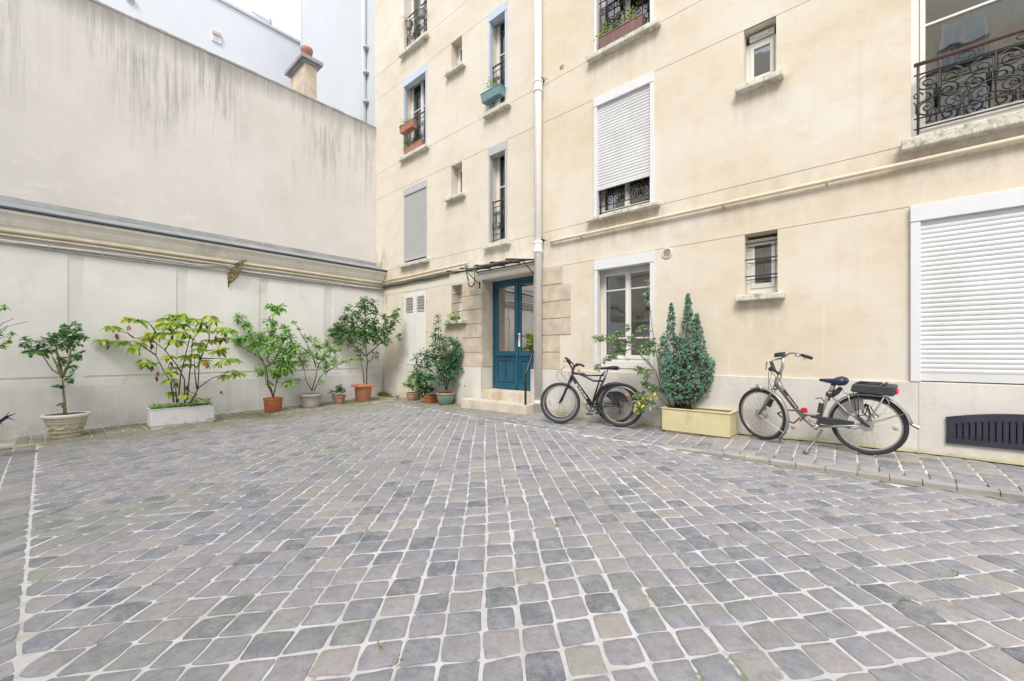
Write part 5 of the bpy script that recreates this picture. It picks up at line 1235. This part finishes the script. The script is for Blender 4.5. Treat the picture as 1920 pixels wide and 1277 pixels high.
m.tube([bb,S(1000,905,.04),cr+n_*.05],.011,8); m.tube([bb,cr-n_*.05],.011,8); m.tube([bb-n_*.04,bb+n_*.04],.024,12)
frm=m.build('frame',M['black'],b1_,smooth=True)
text_on(frm,"B'TWIN",S(640,560,.026),S(800,775,.026),w_,n_,'ltr',.045)
m=MB()
for o in (-.045,.045): m.tube([S(553,525,o),S(520,590,o),cf+n_*o],[.016,.015,.010],8)
m.tube([S(553,525,-.05),S(553,525,.05)],.018,8); m.tube([S(590,395),S(596,355)],.02,8); m.build('fork',M['black'],b1_,smooth=True)
m=MB(); m.tube([S(596,360),S(606,310),S(628,292)],.016,8); m.tube([S(752,290,.24),S(690,262,.17),S(645,268,.10),S(615,288,0),S(570,235,-.14),S(545,212,-.2),S(485,172,-.28)],.0125,8)
hb=m.build('handlebar',M['black'],b1_,smooth=True)
for a,b,oa,ob_ in (((752,290),(695,264),.24,.17),((482,168),(545,210),-.28,-.2)):
    m=MB(); m.tube([S(*a,oa),S(*b,ob_)],.018,10); m.build('grip',M['rubber'],hb,smooth=True)
m=MB(); m.tube([S(690,275,.17),S(660,290,.16),S(600,300,.14),S(560,300,.12)],.006,5); m.tube([S(640,275,.1),S(665,262,.12)],.022,8); m.build('brake_lever',M['black'],hb,smooth=True)
m=MB(); m.tube([S(545,220,-.2),S(480,230,-.22),S(450,210,-.24)],.006,5); m.tube([S(560,235,-.15),S(540,245,-.15)],.02,8); m.build('brake_lever',M['black'],hb,smooth=True)
m=MB(); m.tube([S(686,325,.02),S(686,432,.02)],.009,6); m.build('lamp_mount',M['steel'],b1_)
m=MB()
for pts in ([(475,280),(425,330),(420,400),(450,450),(505,495)],[(480,310),(380,365),(345,430),(370,500),(430,530)],[(610,300),(640,350),(720,370),(770,400)],[(600,310),(560,380),(520,390),(540,430)]): m.tube([S(x,y,.02) for x,y in pts],.0032,5)
m.build('brake_cable',M['black'],b1_,smooth=True)
m=MB(); m.tube([S(1115,350),S(1066,480)],.0135,8); m.build('seat_post',M['steel'],b1_,smooth=True)
m=MB(); m.tube([S(945,318),S(1020,325),S(1100,322),S(1180,318),S(1250,322),S(1285,325)],[.010,.018,.022,.030,.034,.018],12,flat=2.1); m.build('saddle',M['navy'],b1_,smooth=True)
m=MB(); m.tube([bb-n_*.03,bb+n_*.045,bb+n_*.05],[.02,.02,.02],8); MRt=Matrix((( u_.x,w_.x,n_.x,0),(u_.y,w_.y,n_.y,0),(u_.z,w_.z,n_.z,0),(0,0,0,1)))
for r_,o in ((.078,.045),(.062,.038)): m.tube([bb+n_*o+u_*r_*math.cos(q*math.pi/12)+w_*r_*math.sin(q*math.pi/12) for q in range(24)],.005,5,closed=True)
for q in range(5): m.tube([bb+n_*.045,bb+n_*.045+u_*.076*math.cos(q*1.257)+w_*.076*math.sin(q*1.257)],.005,5)
m.tube([bb+n_*.055,S(842,1000,.10)],.010,6); m.tube([bb-n_*.055,S(985,990,-.08)],.010,6)
m.lathe([(.05,.02),(.05,.035),(.03,.04)],cr,20,M=MRt); m.tube([bb+n_*.04+w_*.08,cr+n_*.03+w_*.045],.004,4); m.tube([S(1300,990,.05),cr+n_*.04],.010,6); m.lathe([(.025,.04),(.025,.05)],S(1305,985),12,M=MRt); m.tube([bb+n_*.04-w_*.08,S(1305,1005,.05)],.004,4)
m.build('drivetrain',M['plast'],b1_,smooth='auto')
for x,y,o in ((842,1008,.13),(980,1000,-.10)):
    m=MB(); q=S(x,y,o); m.hull8([q-u_*.045-w_*.012-n_*.035,q+u_*.045-w_*.012-n_*.035,q+u_*.045-w_*.012+n_*.035,q-u_*.045-w_*.012+n_*.035],[q-u_*.045+w_*.012-n_*.035,q+u_*.045+w_*.012-n_*.035,q+u_*.045+w_*.012+n_*.035,q-u_*.045+w_*.012+n_*.035]); m.build('pedal',M['plast'],b1_,bevel=.003)
# second bicycle behind
off=-.20; pf2=onG(1056,786.5); dn=n_*off
c2f=S(412,795,off); c2r=S(1225,842,off); R2=.31
c2f.z=ground(c2f.x,c2f.y)+R2+.005; c2r.z=ground(c2r.x,c2r.y)+R2+.005
b2_=thing('bicycle','second black bicycle with navy mudguard and dark skirt guard, mostly hidden behind the first','bicycle',tuple((c2f+c2r)/2-Vector((0,0,R2))),'bicycles parked against the facade')
wheel(b2_,c2f,R2,u_,w_,.022,28,.02,'steel'); wheel(b2_,c2r,R2,u_,w_,.022,28,.03,'steel')
m=MB(); b22=S(880,850,off)
m.tube([S(610,395,off),S(740,405,off),S(800,432,off),S(1060,432,off)],.012,8); m.tube([S(1012,440,off),b22],.014,8); m.tube([S(590,440,off),b22],.016,8); m.tube([S(590,380,off),c2f],.014,8)
m.tube([b22,c2r+n_*.05],.010,6); m.tube([S(1000,560,off),c2r+n_*.05],.009,6); m.tube([S(1012,440,off),S(1075,370,off)],.012,8); m.build('frame',M['black'],b2_,smooth=True)
fender(b2_,c2r,u_,w_,R2+.02,150,10,.026,'navy')
m=MB(); pts=[c2r]+arc(c2r,u_,w_,.19,10,140,14); 
for o in (.06,-.06): m.add([p+n_*o for p in pts],[tuple(range(len(pts)))])
q=m.build('skirt_guard',M['plast'],b2_)
m=MB(); q=S(985,1000,off+.05); m.hull8([q-u_*.04-w_*.012-n_*.03,q+u_*.04-w_*.012-n_*.03,q+u_*.04-w_*.012+n_*.03,q-u_*.04-w_*.012+n_*.03],[q-u_*.04+w_*.012-n_*.03,q+u_*.04+w_*.012-n_*.03,q+u_*.04+w_*.012+n_*.03,q-u_*.04+w_*.012+n_*.03]); m.build('pedal',M['plast'],b2_)
m=MB(); m.tube([S(560,290,off-.1),S(520,230,off-.1),S(500,200,off+.1)],.012,8); m.tube([S(600,380,off),S(560,290,off-.1)],.014,8); m.build('handlebar',M['black'],b2_,smooth=True)
# ---- electric bicycle
e1_=onz(1430,825.6,.082); e2_=onz(1628,852,.098)
e1_.z=ground(e1_.x,e1_.y)+.008; e2_.z=ground(e2_.x,e2_.y)+.008
fre=frame_plane(e1_,e2_,R(-6)); E_=mapper(fre,(1360,640,5.333)); O_,u_,w_,n_=fre
Re=.315
eb=thing('electric_bicycle','grey step through electric bicycle with rear rack battery standing on its kickstand','bicycle',tuple((e1_+e2_)/2),'bicycles parked against the facade')
cf=e1_+w_*Re; cr=e2_+w_*Re
wf,uf,axf=wheel(eb,cf,Re,u_,w_,.019,28,.02,'steel',steer=R(18),hw=.05)
wr,_,_=wheel(eb,cr,Re,u_,w_,.019,28,.035,'steel')
m=MB(); MR_=Matrix(((uf.x,w_.x,axf.x,0),(uf.y,w_.y,axf.y,0),(uf.z,w_.z,axf.z,0),(0,0,0,1))); m.lathe([(.03,-.04),(.062,-.032),(.066,-.02),(.066,.02),(.062,.032),(.03,.04)],cf,24,M=MR_); m.build('hub_motor',M['steel'],wf,smooth='auto')
bb=E_(915,850)
m=MB(); m.tube([E_(545,335),E_(495,480)],.026,12); m.tube([E_(512,385),E_(560,475),E_(700,660)],[.034,.031,.027],12)
m.build('frame_head',M['bgrey'],eb,smooth=True)
m=MB(); m.tube([E_(700,660),E_(800,775),E_(870,835),bb],[.027,.025,.025,.026],12)
m.tube([bb,E_(985,650),E_(1050,490)],.018,10); m.tube([bb,E_(1100,850,.05),cr+n_*.055],.014,10); m.tube([bb,cr-n_*.055],.013,8)
m.tube([E_(1075,565,.04),E_(1200,690,.05),cr+n_*.055],.010,8); m.tube([E_(1075,565,-.04),cr-n_*.055],.009,8); m.tube([bb-n_*.045,bb+n_*.045],.030,14); m.tube([E_(760,735),E_(950,740)],.012,8)
frm=m.build('frame',M['bsilv'],eb,smooth=True)
a=E_(585,490,.033); b=E_(722,672,.031); d=(b-a).normalized(); ee=n_.cross(d); m=MB(); m.add([a-ee*.013,b-ee*.010,b+ee*.014,a+ee*.016],[(0,1,2,3)]); m.build('decal',M['dltr'],frm)
text_on(frm,'Gazelle',E_(622,545,.035),E_(712,662,.033),w_,n_,'ltr',.03)
m=MB()
for o in (-.045,.045):
    q=cf+axf*o; m.tube([E_(490,485,o),E_(455,530,o),E_(400,620,o).lerp(q,.15),q],[.018,.020,.016,.012],8)
m.tube([E_(492,470,-.05),E_(492,470,.05)],.022,8); m.build('fork',M['bgrey'],eb,smooth=True)
m=MB(); m.tube([E_(545,335),E_(575,245),E_(578,165)],[.017,.018,.02],10); m.build('stem',M['chrome'],eb,smooth=True)
m=MB(); m.tube([E_(858,165,.16),E_(760,140,.10),E_(700,118,.06),E_(645,118,.02),E_(600,150,0),E_(560,172,-.02),E_(500,182,-.02),E_(448,205,.02),E_(470,240,.10),E_(487,285,.18)],.011,8); hb=m.build('handlebar',M['chrome'],eb,smooth=True)
for a,b,oa,ob_ in (((862,168),(762,138),.16,.10),((488,290),(462,215),.19,.06)):
    m=MB(); m.tube([E_(*a,oa),E_(*b,ob_)],.019,10); m.build('grip',M['rubber'],hb,smooth=True)
m=MB(); m.tube([E_(740,140,.12),E_(800,182,.14)],.006,5); m.tube([E_(700,135,.08),E_(740,150,.09)],.014,6); m.build('brake_lever',M['chrome'],hb,smooth=True); m=MB(); m.tube([E_(440,195,.02),E_(415,210,.02),E_(403,290,.04)],[.012,.010,.005],6); m.build('brake_lever',M['chrome'],hb,smooth=True)
m=MB(); q=E_(548,132,.0); m.hull8([q-u_*.055-w_*.03-n_*.04,q+u_*.05-w_*.02-n_*.04,q+u_*.05-w_*.02+n_*.04,q-u_*.055-w_*.03+n_*.04],[q-u_*.05+w_*.018-n_*.04,q+u_*.045+w_*.03-n_*.04,q+u_*.045+w_*.03+n_*.04,q-u_*.05+w_*.018+n_*.04]); m.build('display',M['plast'],hb,bevel=.008)
m=MB(); m.tube([E_(465,270),E_(540,330)],.016,8); m.tube([E_(440,265),E_(470,290)],.024,8); m.build('front_basket_mount',M['plast'],eb,smooth=True)
m=MB(); 
for pts in ([(435,290),(430,380),(432,480),(425,560)],[(455,300),(500,350),(500,420),(470,480)],[(470,300),(440,400),(470,500)]): m.tube([E_(x,y,.02) for x,y in pts],.003,5)
m.build('brake_cable',M['black'],eb,smooth=True)
ff=fender(eb,cf,uf,w_,Re+.018,112,-48,.026,'bsilv'); fr_=fender(eb,cr,u_,w_,Re+.020,182,8,.028,'bsilv')
m=MB(); q=cf+uf*math.cos(R(-50))*(Re+.018)+w_*math.sin(R(-50))*(Re+.018); m.tube([cf+uf*math.cos(R(-28))*(Re+.02)+w_*math.sin(R(-28))*(Re+.02),q,q+uf*.02-w_*.05],[.012,.02,.024],6,flat=.3); m.build('mud_flap',M['bgrey'],ff)
m=MB(); q=cr+u_*(Re+.02)*math.cos(R(8))+w_*(Re+.02)*math.sin(R(8)); m.tube([cr+(u_*math.cos(R(26))+w_*math.sin(R(26)))*(Re+.02),q,q+u_*.055-w_*.03],[.008,.016,.018],6,flat=1.2); m.build('mud_flap',M['bgrey'],fr_)
m=MB(); q=E_(335,445); m.tube([E_(310,435),E_(350,460),E_(430,520),E_(505,560)],[.014,.022,.016,.010],8,flat=1.4); m.build('headlight',M['steel'],eb,smooth=True)
m=MB(); m.tube([E_(430,650,-.04),E_(470,580,-.05)],[.03,.02],8,flat=.5); m.build('brake_caliper',M['plast'],eb)
m=MB(); 
for sgn in (1,-1):
    m.tube([cf+axf*.05*sgn,cf+uf*math.cos(R(-30))*(Re+.02)+w_*math.sin(R(-30))*(Re+.02)+axf*.03*sgn],.003,4); m.tube([cr+n_*.06*sgn,cr+(u_*math.cos(R(28))+w_*math.sin(R(28)))*(Re+.02)+n_*.03*sgn],.003,4)
m.build('mudguard_stay',M['steel'],eb)
m=MB(); m.tube([E_(1075,470),E_(1030,590)],.016,10); m.tube([E_(1080,430),E_(1060,500)],.024,10); m.build('seat_post',M['chrome'],eb,smooth=True)
m=MB(); m.tube([E_(1010,520),E_(1040,530),E_(1060,560)],.026,8); m.tube([E_(1060,550),E_(1110,510),E_(1160,465)],[.02,.028,.02],8); m.build('ring_lock',M['plast'],eb,smooth=True)
m=MB(); m.tube([E_(945,385),E_(1010,392),E_(1080,400),E_(1130,400),E_(1185,395),E_(1225,385)],[.014,.022,.032,.048,.052,.025],14,flat=1.75); m.build('saddle',M['navy'],eb,smooth=True)
m=MB(); q=E_(950,675,.02); m.hull8([E_(915,715,-.01),E_(975,715,-.01),E_(975,715,.05),E_(915,715,.05)],[E_(935,610,-.01),E_(985,625,-.01),E_(985,625,.05),E_(935,610,.05)]); m.tube([E_(985,600),E_(960,565),E_(900,572)],.006,6); m.build('pump_bracket',M['plast'],eb,bevel=.006)
m=MB()
for o in (.07,-.07):
    m.tube([E_(1180,480,o),E_(1190,515,o),E_(1240,525,o),E_(1500,545,o),E_(1640,560,o)],.007,6)
    m.tube([E_(1225,525,o),E_(1250,640,o),E_(1320,770,o*.8),cr+n_*o*.9],.007,6); m.tube([E_(1590,555,o),E_(1500,690,o),E_(1420,800,o)],.007,6); m.tube([E_(1320,740,o),E_(1510,740,o),E_(1600,710,o)],.005,6)
m.tube([E_(1600,550,.07),E_(1640,620,.07),E_(1630,640,.07)],.005,6)
for x in (1240,1380,1520): m.tube([E_(x,530+ (x-1240)*.06,-.07),E_(x,530+(x-1240)*.06,.07)],.006,6)
m.build('rack',M['bsilv'],eb,smooth=True)
m=MB(); Wb=.095
m.hull8([E_(1265,490)-n_*Wb,E_(1705,540)-n_*Wb,E_(1705,540)+n_*Wb,E_(1265,490)+n_*Wb],[E_(1290,412)-n_*Wb*.9,E_(1715,440)-n_*Wb*.9,E_(1715,440)+n_*Wb*.9,E_(1290,412)+n_*Wb*.9])
bt=m.build('battery',M['plast'],eb,bevel=.016)
m=MB()
for (xa,xb) in ((1330,1560),): 
    z1=lambda x,o:E_(x,408+(x-1300)*.065)+n_*o
    for o in (-.055,.055): m.tube([z1(xa,o),z1(xb,o)],.006,5)
    for o in (-.022,.022): m.tube([z1(xa+30,o),z1(xb-60,o)],.004,5)
m.tube([z1(1600,-.08),z1(1600,.08)],.012,6); m.tube([z1(1330,-.055),z1(1330,.055)],.006,5); m.build('battery_ridge',M['black'],bt,smooth=True)
m=MB(); m.hull8([E_(1712,525)-n_*.05,E_(1728,527)-n_*.05,E_(1728,527)+n_*.05,E_(1712,525)+n_*.05],[E_(1716,480)-n_*.05,E_(1730,485)-n_*.05,E_(1730,485)+n_*.05,E_(1716,480)+n_*.05]); m.build('tail_light',M['red'],bt)
m=MB()
for x0_,y0_,x1_,y1_ in ((1330,510,1330,760),(1330,760,1370,830)): m.tube([E_(x0_,y0_,.075),E_(x1_,y1_,.075)],.012,6,flat=.5)
m.tube([E_(1345,770,.07),E_(1440,860,.07)],.010,6); m.tube([E_(1280,510,.06),E_(1290,600,.06),E_(1310,720,.06)],.005,6); m.build('luggage_strap',M['plast'],eb,smooth=True)
m=MB(); 
for q in range(8): aa=E_(1380+random.randint(0,70),620+random.randint(0,40),-.05); m.tube([aa,aa+Vector((random.uniform(-.03,.05),0,-random.uniform(.05,.12))),aa+Vector((random.uniform(-.02,.08),0,-random.uniform(.1,.17)))],.005,5)
m.build('cargo_net',M['black'],eb,smooth=True)
m=MB(); m.hull8([E_(845,760,.03),E_(1290,850,.03),E_(1290,850,.055),E_(845,760,.055)],[E_(860,738,.03),E_(1280,800,.03),E_(1280,800,.055),E_(860,738,.055)])
m.hull8([E_(930,820,.032),E_(1290,880,.032),E_(1290,880,.053),E_(930,820,.053)],[E_(930,745,.032),E_(1290,800,.032),E_(1290,800,.053),E_(930,745,.053)]); m.build('chain_case',M['plast'],eb,bevel=.008)
pts=[cr-u_*.33,]; m=MB(); sk=arc(cr,u_,w_,Re-.03,95,178,12); inn=arc(cr,u_,w_,.16,178,95,12); m.add([p+n_*.035 for p in sk+inn],[(i,i+1,24-i,25-i) for i in range(12)]); m.build('coat_guard',M['guard'],eb)
m=MB(); MR_=Matrix(((u_.x,w_.x,n_.x,0),(u_.y,w_.y,n_.y,0),(u_.z,w_.z,n_.z,0),(0,0,0,1))); m.lathe([(.06,.04),(.06,.055),(.045,.06)],cr,20,M=MR_); m.lathe([(.045,-.06),(.045,-.02)],cr,18,M=MR_); m.tube([cr+n_*.05,E_(1260,870,.06)],.016,8); m.build('rear_hub_gear',M['chrome'],eb,smooth='auto')
m=MB(); foot=onz(1510,847.5,ground(9.5,-.5)+.012); m.tube([E_(968,885,.03),E_(905,985,.06).lerp(foot,.25),foot],[.014,.012,.014],8); m.tube([foot-u_*.02,foot+u_*.03],.015,6); m.build('kickstand',M['bgrey'],eb,smooth=True)
m=MB(); m.tube([bb+n_*.05,E_(905,860,.08),E_(880,870,.1)],.010,6); m.tube([bb,E_(940,800,-.08)],.01,6); m.build('crank',M['steel'],eb)
lk=thing('folding_lock','bright red and black folding lock hanging from the electric bicycle frame','lock',tuple(E_(700,700,.04)))
m=MB(); m.hull8([E_(757,712,.01),E_(825,718,.01),E_(825,718,.07),E_(757,712,.07)],[E_(755,662,.01),E_(820,665,.01),E_(820,665,.07),E_(755,662,.07)]); m.build('lock_body',M['red'],lk,bevel=.012)
m=MB()
for a,b in (((757,695),(628,688)),((628,688),(520,720)),((520,720),(570,765)),((570,765),(680,820)),((680,820),(750,762)),((745,800),(798,748))): m.tube([E_(*a,.04),E_(*b,.05)],.009,6,flat=.45)
m.build('lock_link',M['handr'],lk)
